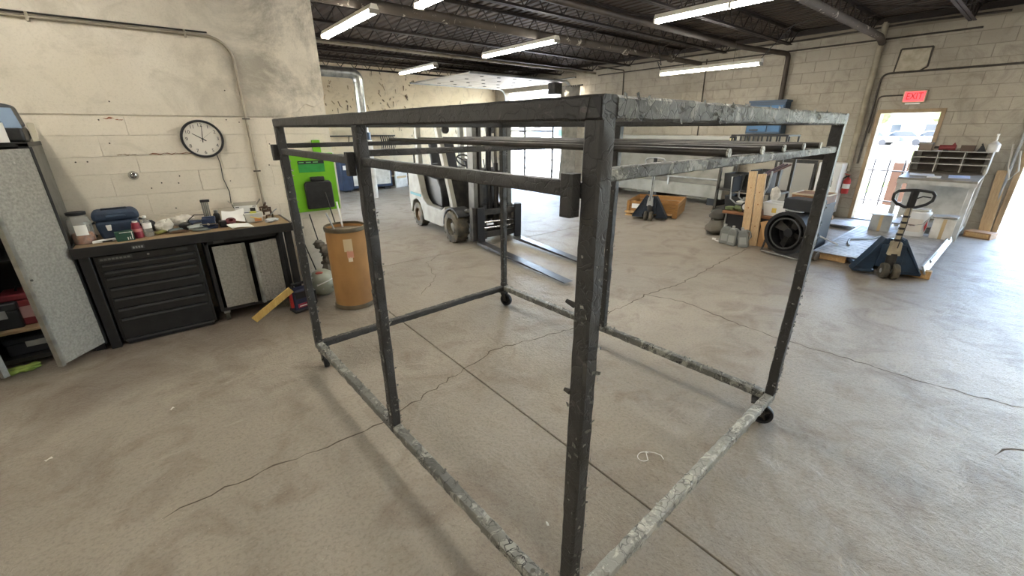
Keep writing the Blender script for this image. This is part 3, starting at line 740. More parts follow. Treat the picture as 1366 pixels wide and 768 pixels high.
# casters
def caster(x, y, a):
    c = bpy.data.objects.new('caster', None); COL.objects.link(c); c.parent = cart; c.location = (x, y, 0); c.rotation_euler = (0, 0, a)
    r = 0.062
    MB().lathe([(r*0.72, -0.016), (r*0.95, -0.018), (r, -0.01), (r, 0.01), (r*0.95, 0.018), (r*0.72, 0.016), (r*0.72, -0.016)], 26, M=TM((0, 0.03, r), ry=R(90))).build('tyre', M_black, c)
    sp_ = MB().cyl((-0.02, 0.03, r), (0.02, 0.03, r), 0.016, n=12)
    for k in range(4):
        t = k*math.pi/2+0.5; sp_.cyl((0, 0.03, r), (0, 0.03+math.cos(t)*r*0.76, r+math.sin(t)*r*0.76), 0.007, n=6)
    sp_.build('spokes', M_dark, c)
    f_ = MB()
    for s in (-1, 1): f_.prism([(0.045, r-0.012), (0.02, r-0.012), (-0.025, 0.135), (0.03, 0.135)], 'x', s*0.026-0.002, s*0.026+0.002)
    f_.box(-0.028, 0.028, -0.03, 0.035, 0.132, 0.137); f_.cyl((-0.03, 0.03, r), (0.03, 0.03, r), 0.006, n=8)
    f_.build('fork', M_dark, c)
    B(-0.04, 0.04, -0.04, 0.04, 0.137, 0.148).build('mounting_plate', M_cart, c)
caster(0.045, CL-0.04, R(170)); caster(CW-0.05, CL-0.05, R(195)); caster(CW-0.07, 0.06, R(198)); caster(0.05, 0.05, R(40))

# ------------------------------------------------------------------ forklift
M_fkbody = pm('forklift_cream', '#96948a', 0.45, 0, '#7f7d73', 4)
M_fkgrey = pm('forklift_grey', '#66655f', 0.5, 0.1, '#4c4b46', 5)
fl_ = thing('forklift', 'cream and grey counterbalance forklift with forks lowered to the floor', 'forklift', (3.95, 6.32, 0), R(-5))
body = [(1.04, .22), (1.09, .5), (1.06, .98), (.95, 1.03), (.70, 1.02), (.62, .95), (.56, .82), (.50, .66), (.42, .54), (.28, .46), (-.30, .44), (-.44, .52), (-.47, .40), (-.42, .22), (-.30, .16), (.45, .16), (.5, .3), (.6, .45), (.75, .5), (.9, .45), (.98, .3)]
for s in (-1, 1):
    MB().prism(body, 'x', s*0.50, s*0.38).build('side_panel', M_fkbody, fl_, bevel=0.015)
B(-0.38, 0.38, -0.42, 0.95, 0.18, 0.44).build('chassis', M_fkgrey, fl_, bevel=0.01)
cwp = MB().prism([(.62, .30), (1.05, .24), (1.13, .5), (1.10, .98), (1.0, 1.05), (.62, 1.03)], 'x', -0.40, 0.40)
cwp.build('counterweight', M_fkgrey, fl_, bevel=0.03)
for s in (-1, 1):
    B(s*0.505-0.003, s*0.505+0.003, 0.50, 1.0, 0.56, 0.605).build('teal_stripe', pm('teal_stripe', '#3c7f85', 0.5), fl_)
    # rear light and side vent
    B(s*0.36-0.04, s*0.36+0.04, 1.10, 1.135, 0.78, 0.9).build('tail_lamp', M_red, fl_)
MB().prism([(-.06, .44), (.55, .44), (.62, .86), (.55, .93), (.10, .90), (-.02, .78), (-.06, .6)], 'x', -0.36, 0.36).build('engine_hood', M_blackp, fl_, bevel=0.02)
st = MB().prism([(.05, .90), (.52, .93), (.55, 1.02), (.10, 1.03), (.03, .97)], 'x', -0.25, 0.25)
seat = st.build('seat', M_black, fl_, bevel=0.02)
MB().prism([(.46, 1.0), (.58, 1.0), (.68, 1.48), (.60, 1.50), (.53, 1.3)], 'x', -0.24, 0.24).build('seat_back', M_black, fl_, bevel=0.03)
MB().tube([(-0.27, 0.5, 0.96), (-0.28, 0.4, 1.12), (-0.28, 0.2, 1.14)], 0.012, 8).build('hip_restraint', M_dark, fl_)
# floor plate, cowl, steering
B(-0.47, 0.47, -0.45, 0.0, 0.425, 0.445).build('floor_plate', M_dark, fl_)
MB().prism([(-.62, .44), (-.46, .44), (-.42, .95), (-.50, 1.10), (-.60, 1.08)], 'x', -0.42, 0.42).build('dash_cowl', M_dark, fl_, bevel=0.01)
sw = MB()
ring = [(0.15*math.cos(a*math.pi/12), 0.15*math.sin(a*math.pi/12), 0) for a in range(24)]
SWM = TM((0.02, -0.24, 1.20), rx=R(35))
sw.tube(ring, 0.013, 8, True, M=SWM)
for a in (0.3, 2.4, 4.5): sw.cyl((0, 0, -0.01), (0.14*math.cos(a), 0.14*math.sin(a), 0), 0.010, n=6, M=SWM)
sw.cyl((0, 0, -0.02), (0, 0, 0.015), 0.04, n=12, M=SWM)
sw.build('steering_wheel', M_black, fl_)
MB().cyl((0.02, -0.25, 1.18), (0.02, -0.46, 0.9), 0.03, n=12).build('steering_column', M_black, fl_)
for i in range(3): 
    MB().cyl((0.2+i*0.07, -0.46, 1.02), (0.2+i*0.07, -0.40, 1.22), 0.008, n=6).build('control_lever', M_black, fl_)
# overhead guard
gd = MB()
for s in (-1, 1):
    MB().prism([(-.80, .42), (-.70, .42), (-.10, 1.93), (-.16, 1.97), (-.22, 1.93)], 'x', s*0.46-0.035, s*0.46+0.035).build('front_pillar', M_fkbody, fl_, bevel=0.008)
    MB().prism([(.60, .95), (.74, .97), (.70, 1.9), (.62, 1.95)], 'x', s*0.42-0.04, s*0.42+0.04).build('rear_pillar', M_fkbody, fl_, bevel=0.008)
    B(s*0.44-0.035, s*0.44+0.035, -0.2, 0.70, 1.92, 1.98).build('guard_side_rail', M_fkbody, fl_, bevel=0.006)
for i in range(8):
    y = -0.17 + i*0.12; B(-0.41, 0.41, y-0.018, y+0.018, 1.93, 1.955).build('guard_slat', M_fkgrey, fl_)
MB().cyl((-0.42, -0.42, 1.68), (-0.42, -0.47, 1.68), 0.055, 0.06, n=14).build('work_light', M_dark, fl_)
MB().cyl((0.42, -0.42, 1.68), (0.42, -0.47, 1.68), 0.055, 0.06, n=14).build('work_light', M_dark, fl_)
MB().cyl((-0.42, 0.9, 1.0), (-0.42, 0.9, 1.32), 0.016, n=8).build('exhaust_stub', M_dark, fl_)
# fenders
for s in (-1, 1):
    pts = [(-0.75+0.31*math.cos(t), 0.24+0.31*math.sin(t)) for t in [R(140)*k/12 for k in range(0, 13)]]
    inn = [(-0.75+0.285*math.cos(t), 0.24+0.285*math.sin(t)) for t in [R(140)*k/12 for k in range(12, -1, -1)]]
    MB().prism(pts+inn, 'x', s*0.54, s*0.30).build('fender', M_black, fl_)
def wheel(x, y, r, w, s, rim):
    wv = bpy.data.objects.new('wheel', None); COL.objects.link(wv); wv.parent = fl_; wv.location = (x, y, r); wv.rotation_euler = (0, R(90)*s, 0)
    prof = [(r*0.58, -w/2), (r*0.9, -w/2), (r*0.985, -w*0.42), (r, -w*0.3), (r, w*0.3), (r*0.985, w*0.42), (r*0.9, w/2), (r*0.58, w/2), (r*0.58, -w/2)]
    t_ = MB().lathe(prof, 30)
    for k in range(15):
        a = 2*math.pi*k/15
        for e in (-1, 1): t_.box(-r*0.075, r*0.075, -0.02*0+r*0.96, r*1.012, e*w*0.30-w*0.2, e*w*0.30+w*0.2, M=Matrix.Rotation(a+e*0.1, 4, 'Z'))
    t_.build('tyre', M_rubber, wv)
    MB().lathe([(r*0.60, -w*0.4), (r*0.60, w*0.44), (r*0.54, w*0.44), (r*0.48, w*0.2), (r*0.30, w*0.15), (r*0.26, w*0.32), (r*0.12, w*0.36), (0.0, w*0.36)], 24).build('rim', rim, wv)
    b_ = MB()
    for k in range(6): a = k*math.pi/3; b_.cyl((r*0.38*math.cos(a), r*0.38*math.sin(a), w*0.12), (r*0.38*math.cos(a), r*0.38*math.sin(a), w*0.24), r*0.045, n=6)
    b_.build('wheel_nuts', M_dark, wv)
M_rim = pm('wheel_rim_dirty', '#5b564b', 0.6, 0.2, '#7a735f', 8); M_rimy = pm('wheel_rim_rust', '#6f5638', 0.6, 0.1, '#55402a', 8)
for s in (-1, 1):
    wheel(s*0.46, -0.75, 0.25, 0.20, s, M_rim); wheel(s*0.42, 0.74, 0.215, 0.15, s, M_rimy)
# mast
for s in (-1, 1):
    MB().prism([(s*0.30-0.035, -1.13), (s*0.30+0.035, -1.13), (s*0.30+0.035, -1.10), (s*0.30+s*-0.012+0.01, -1.10), (s*0.30+s*-0.012+0.01, -1.00), (s*0.30+0.035, -1.00), (s*0.30+0.035, -0.97), (s*0.30-0.035, -0.97)], 'z', 0.10, 1.95).build('outer_mast_channel', M_fkgrey, fl_)
    B(s*0.225-0.022, s*0.225+0.022, -1.16, -1.0, 0.09, 1.97).build('inner_mast_channel', M_dark, fl_, bevel=0.004)
    MB().cyl((s*0.16, -0.96, 0.15), (s*0.16, -0.96, 1.2), 0.035, n=12).build('lift_cylinder', M_dark, fl_)
    MB().cyl((s*0.16, -0.96, 1.2), (s*0.16, -0.96, 1.9), 0.02, n=12).build('lift_ram', M_chrome, fl_)
    MB().tube([(s*0.06, -1.1, 0.55), (s*0.06, -1.1, 1.85)], 0.012, 6).build('lift_chain', M_dark, fl_)
    MB().cyl((s*0.36, -0.98, 0.52), (s*0.36, -0.5, 0.38), 0.03, n=10).build('tilt_cylinder', M_grey, fl_)
for z in (0.16, 1.0, 1.88): B(-0.30, 0.30, -1.0, -0.96, z, z+0.09).build('mast_crosstie', M_dark, fl_)
for k in range(4): MB().tube([(-0.02+k*0.025, -1.0, 0.5), (-0.02+k*0.025, -0.97, 1.2), (0.0+k*0.02, -1.0, 1.85)], 0.011, 6).build('hydraulic_hose', M_black, fl_)
# carriage and forks
for z in (0.13, 0.47): B(-0.43, 0.43, -1.235, -1.195, z, z+0.085).build('carriage_bar', M_dark, fl_, bevel=0.005)
for s in (-1, 1): B(s*0.40-0.035, s*0.40+0.035, -1.25, -1.16, 0.10, 0.60).build('carriage_side_plate', M_dark, fl_, bevel=0.008)
for z in (0.27, 0.36): MB().cyl((-0.36, -1.2, z), (0.36, -1.2, z), 0.018, n=10).build('side_shift_rod', M_chrome, fl_)
for s in (-1, 1): B(s*0.2-0.03, s*0.2+0.03, -1.2, -1.12, 0.10, 0.62).build('carriage_bracket', M_dark, fl_)
M_fork = pm('fork_steel', '#5a5a5c', 0.35, 0.7, '#3a3938', 5)
for x in (-0.31, 0.36):
    fo = MB().prism([(-1.24, .04), (-1.29, .04), (-3.25, .028), (-3.27, .036), (-1.30, .085), (-1.24, .085)], 'x', x-0.065, x+0.065).build('fork', M_fork, fl_, bevel=0.004)
    B(x-0.06, x+0.06, -1.285, -1.24, .085, .60).build('fork_shank', M_black, fo, bevel=0.006)

# ------------------------------------------------------------------ pallet jacks
def pallet_jack(name, label, loc, rz, mbody, mpole, stripes, tilt=0.0, hscale=1.0):
    t = thing(name, label, 'pallet jack', loc, rz, 'hand pallet jacks')
    for s in (-1, 1):
        MB().prism([(0.12, .055), (1.18, .04), (1.22, .05), (1.18, .085), (0.12, .10)], 'x', s*0.19-0.075, s*0.19+0.075).build('fork', mbody, t, bevel=0.006)
        MB().cyl((s*0.19-0.06, 1.0, 0.04), (s*0.19+0.06, 1.0, 0.04), 0.04, n=14).build('load_roller', M_rubber, t)
        g_ = MB().prism([(s*0.33, .045), (s*0.15, .045), (s*0.03, .40), (s*0.05, .47), (s*0.10, .45)], 'y', 0.02, 0.05)
        g_.prism([(s*0.33, .045), (s*0.33, .075), (s*0.10, .47), (s*0.07, .45)], 'y', 0.0, 0.14)
        g_.box(min(s*0.12, s*0.33), max(s*0.12, s*0.33), 0.0, 0.16, 0.045, 0.075)
        g_.build('gusset', mbody, t, bevel=0.004)
        w_ = MB().lathe([(0.03, -0.03), (0.085, -0.03), (0.092, -0.02), (0.092, 0.02), (0.085, 0.03), (0.03, 0.03), (0.03, -0.03)], 22, M=TM((s*0.05, -0.06, 0.092), ry=R(90)))
        w_.build('steer_wheel', M_rubber, t)
        MB().cyl((s*0.05-0.031, -0.06, 0.092), (s*0.05+0.031, -0.06, 0.092), 0.03, n=12).build('wheel_hub', M_lgrey, t)
    B(-0.12, 0.12, -0.005, 0.03, 0.12, 0.40).build('shield_plate', mbody, t, bevel=0.006)
    MB().cyl((0, -0.02, 0.09), (0, -0.02, 0.30), 0.05, n=18).build('pump_body', M_dark, t)
    MB().cyl((0, 0.05, 0.30), (0, 0.05, 0.46), 0.035, n=14).build('lift_ram', M_chrome, t)
    MB().prism([(-0.06, .28), (0.06, .28), (0.045, .44), (-0.045, .44)], 'y', -0.06, 0.03).build('handle_base', mpole, t, bevel=0.006)
    HM = TM((0, -0.02, 0.38), rx=tilt)
    B(-0.026, 0.026, -0.016, 0.016, 0, 0.47*hscale, M=HM).build('handle_pole', mpole, t, bevel=0.005)
    if stripes:
        for k in range(5): B(-0.0275, 0.0275, -0.0175, 0.0175, 0.07+k*0.07, 0.095+k*0.07, M=HM).build('warning_stripe', M_black, t)
    z = 0.47*hscale
    loop = []
    pts2 = [(-0.05, 0.0), (-0.13, 0.035), (-0.175, 0.08), (-0.18, 0.14), (-0.15, 0.175), (-0.08, 0.185), (0.0, 0.19), (0.08, 0.185), (0.15, 0.175), (0.18, 0.14), (0.175, 0.08), (0.13, 0.035), (0.05, 0.0)]
    for (a, b) in pts2: loop.append((a, 0, z+b))
    MB().tube(loop, 0.016, 10, True, M=HM).build('handle_loop', M_blackp if stripes else M_lgrey, t)
    B(-0.035, 0.035, -0.02, 0.02, z-0.01, z+0.19, M=HM).build('control_head', M_blackp, t, bevel=0.012)
    MB().tube([(0.02, -0.02, z+0.10), (0.07, -0.03, z+0.13), (0.14, -0.03, z+0.12)], 0.008, 6, M=HM).build('release_lever', M_dark, t)
    MB().tube([(0, -0.03, z), (0.01, -0.05, z*0.6), (0.0, -0.06, 0.0)], 0.005, 6, M=HM).build('release_cable', M_dark, t)
    return t
M_jack1 = pm('jack_dark_blue', '#232c38', 0.5, 0.1, '#1b232c', 6)
pallet_jack('pallet_jack', 'blue hand pallet jack with black-striped pole in front of the ramp plate', (6.52, 0.86, 0), R(-61), M_blue, pm('pole_cream', '#9c917b', 0.5, 0, '#b3a88f', 7), True, R(4), 1.0)
pallet_jack('pallet_jack', 'dark pallet jack with pale handle standing at the low wooden crate', (7.27, 4.66, 0), R(-68), M_jack1, M_lgrey, False, R(-3), 1.28)
# ------------------------------------------------------------------ wall clock, bell, green board
ck = thing('wall_clock', 'round white wall clock with black rim and black numerals', 'clock', (0.36, 4.945, 1.605))
def FY(x, z, y): return Matrix.Translation((x, y, z)) @ Matrix.Rotation(R(90), 4, 'X')
MB().lathe([(0.143, 0.0), (0.143, 0.030), (0.147, 0.040), (0.156, 0.040), (0.162, 0.030), (0.163, 0.0), (0.143, 0.0)], 48, M=FY(0, 0, 0)).build('rim', M_black, ck)
MB().lathe([(0.0, 0.022), (0.147, 0.022), (0.147, 0.012), (0.0, 0.012)], 48, M=FY(0, 0, 0)).build('dial', pm('clock_dial', '#d9d3c6', 0.5), ck)
for k in range(1, 13):
    a = R(90-30*k); lettering(str(k), 0.041, M_black, ck, FY(0.117*math.cos(a), 0.117*math.sin(a), -0.0232), 0.001, 'numeral')
def hand(name, ang, ln, w, mat, back=0.03, y=-0.025):
    MB().prism([(-w, -back), (w, -back), (w*0.55, ln), (-w*0.55, ln)], 'y', y-0.001, y, M=TM() @ Matrix.Rotation(R(ang), 4, 'Y')).build(name, mat, ck)
hand('minute_hand', 7, 0.115, 0.0035, M_black); hand('hour_hand', -56, 0.085, 0.0045, M_black, y=-0.027); hand('second_hand', 52, 0.1, 0.0013, pm('thin_grey', '#8b8478', 0.5), y=-0.029)
MB().cyl((0, -0.022, 0), (0, -0.031, 0), 0.007, n=12).build('pivot', M_black, ck)
tag(MB().tube([(0.44, 4.94, 1.47), (0.452, 4.94, 1.38), (0.445, 4.938, 1.25), (0.47, 4.938, 1.12), (0.46, 4.935, 1.0), (0.50, 4.92, 0.9), (0.53, 4.9, 0.862)], 0.0035, 6).build('hanging_cord', M_black), 'thin black cord hanging from the clock to the bench', 'cord')
bl = thing('alarm_bell', 'small silver dome bell on the cream wall left of the clock', 'bell', (-0.195, 4.947, 1.315))
MB().lathe([(0.036, 0.0), (0.036, 0.006), (0.030, 0.012), (0.028, 0.02), (0.016, 0.03), (0.0, 0.033)], 24, M=FY(0, 0, 0)).build('dome', M_chrome, bl)
MB().cyl((0, -0.03, 0), (0, -0.04, 0), 0.006, n=10).build('screw', M_dark, bl)
gb = thing('charger_board', 'lime green wall board with black holder beside the fibre drum', 'board', (1.265, 4.946, 0))
B(-0.225, 0.215, -0.05, 0, 0.85, 1.45).build('board', M_green, gb, bevel=0.004)
B(0.215, 0.232, -0.045, 0, 0.85, 1.45).build('edge_strip', M_white, gb)
B(0.03, 0.11, -0.02, 0, 1.45, 1.58).build('hanging_tab', M_green, gb)
B(-0.15, 0.11, -0.0525, -0.05, 1.26, 1.375).build('print_panel', pm('board_print', '#1f7d34', 0.5, 0, '#2a8d3d', 12), gb)
B(-0.15, 0.11, -0.0535, -0.0525, 1.345, 1.378).build('print_header', M_black, gb)
for k in range(3): B(-0.14+k*0.07, -0.09+k*0.07, -0.0545, -0.0535, 1.357, 1.366).build('print_line', pm('print_green', '#6fae6f', 0.6), gb)
MB().prism([(-0.13, 0.88), (0.15, 0.88), (0.15, 1.14), (0.13, 1.17), (-0.11, 1.17), (-0.13, 1.14)], 'y', -0.095, -0.05).build('black_holder', M_blackp, gb, bevel=0.012)
B(-0.06, 0.08, -0.10, -0.05, 1.17, 1.215).build('holder_grip', M_blackp, gb, bevel=0.01)

# ------------------------------------------------------------------ work bench
M_btop = mat_wood('bench_top_wood', '#9d8666', '#846d50', (0.8, 8, 8), 5)
M_bblk = pm('bench_black', '#1b1b1c', 0.42, 0.1, '#242424', 12)
M_lip = pm('drawer_lip_grey', '#4d4d4e', 0.35, 0.5)
wbn = thing('work_bench', 'long black work bench with wooden top against the cream wall', 'bench', (0.1, 4.66, 0))
B(-0.76, 0.76, -0.25, 0.27, 0.825, 0.85).build('bench_top', M_btop, wbn, bevel=0.004)
B(-0.765, 0.765, -0.268, -0.25, 0.775, 0.853).build('front_rail', M_bblk, wbn, bevel=0.004)
for s in (-0.765, 0.745): B(s, s+0.02, -0.25, 0.27, 0.775, 0.853).build('side_rail', M_bblk, wbn, bevel=0.003)
B(-0.74, -0.675, -0.24, 0.26, 0.0, 0.825).build('leg_panel', M_bblk, wbn, bevel=0.004)
B(0.685, 0.745, -0.24, -0.18, 0.0, 0.825).build('leg', M_bblk, wbn, bevel=0.004)
B(0.685, 0.745, 0.20, 0.26, 0.0, 0.825).build('leg', M_bblk, wbn, bevel=0.004)
B(0.745, 0.752, -0.2, -0.14, 0.02, 0.8).build('steel_upright', M_lgrey, wbn)
B(-0.42, -0.34, -0.2695, -0.268, 0.795, 0.825).build('name_plate', M_lip, wbn)
for k in range(4): B(-0.412+k*0.017, -0.400+k*0.017, -0.2705, -0.2695, 0.802, 0.818).build('plate_mark', M_lgrey, wbn)
# tool chest
tc = thing('tool_chest', 'black seven-drawer tool chest under the left half of the bench', 'tool chest', (-0.235, 4.655, 0))
B(-0.33, 0.33, -0.205, 0.25, 0.035, 0.765).build('cabinet_body', M_bblk, tc, bevel=0.006)
B(-0.30, 0.30, -0.19, 0.2, 0.0, 0.035).build('plinth', M_black, tc)
B(-0.315, 0.315, -0.215, -0.205, 0.708, 0.76).build('header_panel', M_blackp, tc, bevel=0.002)
B(-0.30, -0.10, -0.2165, -0.215, 0.722, 0.748).build('name_plate', M_lip, tc)
for k in range(8): B(-0.292+k*0.023, -0.275+k*0.023, -0.2175, -0.2165, 0.728, 0.742).build('plate_mark', M_grey, tc)
MB().cyl((0.0, -0.215, 0.735), (0.0, -0.222, 0.735), 0.009, n=12).build('lock', M_chrome, tc)
B(0.18, 0.26, -0.2165, -0.215, 0.725, 0.745).build('name_plate', M_lip, tc)
lips = [0.70, 0.64, 0.59, 0.50, 0.41, 0.32, 0.235, 0.05]
for a, b in zip(lips[:-1], lips[1:]):
    d = B(-0.305, 0.305, -0.222, -0.205, b+0.006, a-0.004).build('drawer', M_bblk, tc, bevel=0.003)
    MB().prism([(-0.222, a-0.004), (-0.236, a-0.010), (-0.234, a-0.020), (-0.226, a-0.014), (-0.222, a-0.022)], 'x', -0.29, 0.29).build('pull_lip', M_lip, d)
B(-0.31, 0.31, -0.232, -0.205, 0.036, 0.052).build('bottom_lip', M_lip, tc)
# two-door base cabinet
bc = thing('base_cabinet', 'black base cabinet with silver diamond tread doors, right door ajar', 'cabinet', (0.455, 4.655, 0))
for (a, b) in ((-0.315, -0.285), (0.255, 0.285)): B(a, b, -0.2, 0.25, 0.10, 0.765).build('side_panel', M_bblk, bc, bevel=0.004)
B(-0.285, 0.255, -0.2, 0.25, 0.10, 0.13).build('bottom_panel', M_bblk, bc); B(-0.315, 0.285, -0.2, 0.25, 0.735, 0.765).build('top_panel', M_bblk, bc)
B(-0.285, 0.255, 0.23, 0.25, 0.13, 0.735).build('back_panel', M_black, bc)
B(-0.24, -0.16, -0.2025, -0.2, 0.74, 0.76).build('name_plate', M_lip, bc)
dl = B(-0.262, -0.035, -0.215, -0.20, 0.135, 0.715).build('door', M_tread, bc, bevel=0.003)
B(-0.037, -0.012, -0.228, -0.20, 0.135, 0.715).build('door_edge', M_galv, dl)
DM = TM((0.245, -0.2, 0), R(17))
dr = B(-0.215, 0.0, -0.015, 0, 0.135, 0.715, M=DM).build('door', M_tread, bc, bevel=0.003)
B(-0.237, -0.213, -0.03, 0.0, 0.135, 0.715, M=DM).build('door_edge', M_galv, dr)
MB().cyl((-0.2, -0.018, 0.43), (-0.2, -0.013, 0.43), 0.007, n=10, M=DM).build('lock', M_chrome, dr)
for x in (-0.27, 0.24):
    for y in (-0.16, 0.2):
        MB().cyl((x-0.015, y, 0.045), (x+0.015, y, 0.045), 0.045, n=18).build('caster', M_rubber, bc)
        B(x-0.025, x+0.025, y-0.03, y+0.03, 0.075, 0.10).build('caster_plate', M_grey, bc)
# tall cabinet with open doors
tcab = thing('tall_cabinet', 'tall silver tread-plate cabinet at the left edge with both doors open', 'cabinet', (-1.05, 4.70, 0))
M_cabside = pm('cabinet_grey', '#75736d', 0.5, 0.2, '#65635d', 9)
B(0.355, 0.38, -0.245, 0.235, 0.06, 1.60).build('side_panel', M_cabside, tcab, bevel=0.003); B(-0.38, -0.355, -0.245, 0.235, 0.06, 1.60).build('side_panel', M_cabside, tcab, bevel=0.003)
B(0.33, 0.382, -0.255, -0.235, 0.05, 1.60).build('front_post', M_bblk, tcab, bevel=0.003); B(-0.382, -0.33, -0.255, -0.235, 0.05, 1.60).build('front_post', M_bblk, tcab, bevel=0.003)
B(-0.38, 0.382, -0.255, 0.235, 1.575, 1.605).build('top_panel', M_bblk, tcab, bevel=0.003); B(-0.36, 0.36, -0.245, 0.235, 0.05, 0.08).build('bottom_panel', M_bblk, tcab)
B(-0.36, 0.36, 0.22, 0.235, 0.08, 1.58).build('back_panel', M_black, tcab)
B(-0.355, 0.355, -0.235, 0.22, 0.275, 0.295).build('wooden_shelf', M_btop, tcab); B(-0.355, 0.355, -0.235, 0.22, 0.80, 0.815).build('metal_shelf', M_bblk, tcab); B(-0.355, 0.355, -0.235, 0.22, 1.2, 1.215).build('metal_shelf', M_bblk, tcab)
for x in (-0.34, 0.34): B(x-0.03, x+0.03, -0.24, -0.18, 0.0, 0.05).build('foot', M_black, tcab)
RD = TM((0.375, -0.258, 0), R(53))
rdoor = B(-0.36, 0.0, -0.018, 0, 0.07, 1.565, M=RD).build('door', M_tread, tcab, bevel=0.004)
B(-0.382, -0.355, -0.035, 0.0, 0.07, 1.565, M=RD).build('door_edge', M_galv, rdoor); B(-0.01, 0.008, -0.022, 0.004, 0.06, 1.575, M=RD).build('hinge_strip', M_bblk, rdoor)
MB().cyl((-0.33, -0.024, 0.72), (-0.33, -0.016, 0.72), 0.008, n=10, M=RD).build('lock', M_dark, rdoor)
LD = TM((-0.375, -0.258, 0), R(-43))
ldoor = B(0.0, 0.36, -0.018, 0, 0.07, 1.565, M=LD).build('door', M_tread, tcab, bevel=0.004)
B(0.355, 0.382, -0.035, 0.0, 0.07, 1.565, M=LD).build('door_edge', M_galv, ldoor)
# things inside and on the tall cabinet
rb_ = thing('red_toolbox', 'dull red toolbox on the upper shelf inside the open cabinet', 'toolbox', (-0.98, 4.66, 0.295))
B(-0.16, 0.16, -0.1, 0.1, 0.0, 0.20).build('box', pm('dull_red', '#7c2b33', 0.5, 0, '#6a2229', 6), rb_, bevel=0.012)
B(-0.165, 0.165, -0.105, 0.105, 0.20, 0.25).build('lid', pm('dull_red', '#7c2b33'), rb_, bevel=0.012)
B(-0.08, 0.06, -0.104, -0.1, 0.06, 0.15).build('pale_sticker', pm('sticker_pink', '#b08d8a', 0.7), rb_)
MB().tube([(-0.08, 0, 0.25), (-0.07, 0, 0.285), (0.07, 0, 0.285), (0.08, 0, 0.25)], 0.008, 8).build('handle', M_black, rb_)
for (x, w, h_, z, c, nm, lb) in ((-1.16, 0.2, 0.2, 0.295, '#23282c', 'drill_case', 'dark drill case beside the red toolbox in the open cabinet'),
      (-1.02, 0.36, 0.14, 0.08, '#20242c', 'parts_bin', 'dark parts bin on the cabinet floor behind the open door')):
    t = thing(nm, lb, 'box', (x, 4.64, z)); mm = pm(nm+'_mat', c, 0.5)
    B(-w/2, w/2, -0.12, 0.12, 0, h_*0.7).build('box', mm, t, bevel=0.01); B(-w/2-0.006, w/2+0.006, -0.126, 0.126, h_*0.7, h_).build('lid', mm, t, bevel=0.01)
    B(-w*0.2, w*0.2, -0.135, -0.125, h_*0.45, h_*0.75).build('latch', M_lgrey, t)
grag = MB()
for i in range(5): grag.blob((-1.13+random.uniform(-0.06, 0.06), 4.40+random.uniform(-0.03, 0.03), 0.018), (random.uniform(0.04, 0.07), 0.035, 0.018), 10, 6, 0.3)
tag(grag.build('green_rag', pm('lime_cloth', '#8da34f', 0.9, 0, '#6f8438', 12)), 'crumpled lime green rag on the floor at the cabinet foot', 'rag')
ch = thing('battery_charger', 'black and pale blue battery charger on top of the tall cabinet', 'charger', (-0.80, 4.62, 1.605))
B(-0.16, 0.12, -0.10, 0.10, 0, 0.10).build('base', M_blackp, ch, bevel=0.015)
MB().prism([(-0.12, 0.10), (0.12, 0.10), (0.10, 0.235), (0.06, 0.25), (-0.12, 0.25)], 'y', -0.09, 0.09).build('body', pm('charger_grey', '#3d4044', 0.45), ch, bevel=0.015)
MB().prism([(0.04, 0.09), (0.125, 0.09), (0.105, 0.22), (0.02, 0.22)], 'y', -0.098, -0.088).build('blue_panel', pm('pale_blue', '#8296ad', 0.5), ch, bevel=0.005)
B(-0.05, 0.02, -0.05, 0.05, 0.25, 0.27).build('top_clip', M_lgrey, ch, bevel=0.006)
wc_ = thing('paper_roll', 'white roll of wipes standing on the tall cabinet', 'roll', (-0.80, 4.47, 1.605))
MB().lathe([(0.018, 0), (0.05, 0), (0.05, 0.125), (0.018, 0.125), (0.018, 0)], 24).build('roll', M_paper, wc_)
MB().cyl((0, 0, 0.002), (0, 0, 0.122), 0.018, n=14, cap=False).build('core', M_card, wc_)
tr = thing('bit_holder', 'pale slotted socket tray on the right end of the tall cabinet', 'tray', (-0.70, 4.80, 1.605))
B(-0.03, 0.03, -0.12, 0.12, 0, 0.02).build('tray_base', pm('tray_cream', '#cfc7b2', 0.6), tr, bevel=0.003)
for k in range(5): MB().lathe([(0.010, 0.02), (0.016, 0.02), (0.016, 0.075), (0.010, 0.075), (0.010, 0.02)], 14, M=TM((0, -0.09+k*0.045, 0))).build('socket', M_dark, tr)
B(0.026, 0.030, -0.12, 0.12, 0.02, 0.13).build('tray_back', pm('tray_cream', '#cfc7b2'), tr)

# ------------------------------------------------------------------ things on the bench
ZB = 0.8505
jr_ = thing('snack_jar', 'clear plastic jar with black lid and orange contents at the bench end', 'jar', (-0.585, 4.60, ZB)); jr_.scale = (1.12, 1.12, 1.12)
M_clear = glass('clear_plastic', '#c8c8c0', 0.08, 0.38)
MB().lathe([(0.058, 0.0), (0.062, 0.01), (0.062, 0.15), (0.055, 0.175), (0.046, 0.185), (0.046, 0.198)], 28).build('jar_body', M_clear, jr_)
MB().lathe([(0.0, 0.003), (0.057, 0.004), (0.058, 0.06), (0.052, 0.072), (0.02, 0.066), (0.0, 0.07)], 24).build('contents', pm('orange_snack', '#b5622a', 0.8, 0, '#86451a', 40, bump=0.6, bscale=90), jr_)
MB().lathe([(0.0, 0.198), (0.05, 0.198), (0.052, 0.203), (0.052, 0.218), (0.0, 0.222)], 28).build('lid', M_black, jr_)
lab = [(0.0632*math.cos(R(a)), 0.0632*math.sin(R(a))) for a in range(-115, -54, 10)]
lv = [(x, y, 0.065) for x, y in lab] + [(x, y, 0.135) for x, y in lab]; n_ = len(lab)
MB().add(lv, [(i, i+1, n_+i+1, n_+i) for i in range(n_-1)]).build('paper_label', M_paper, jr_)
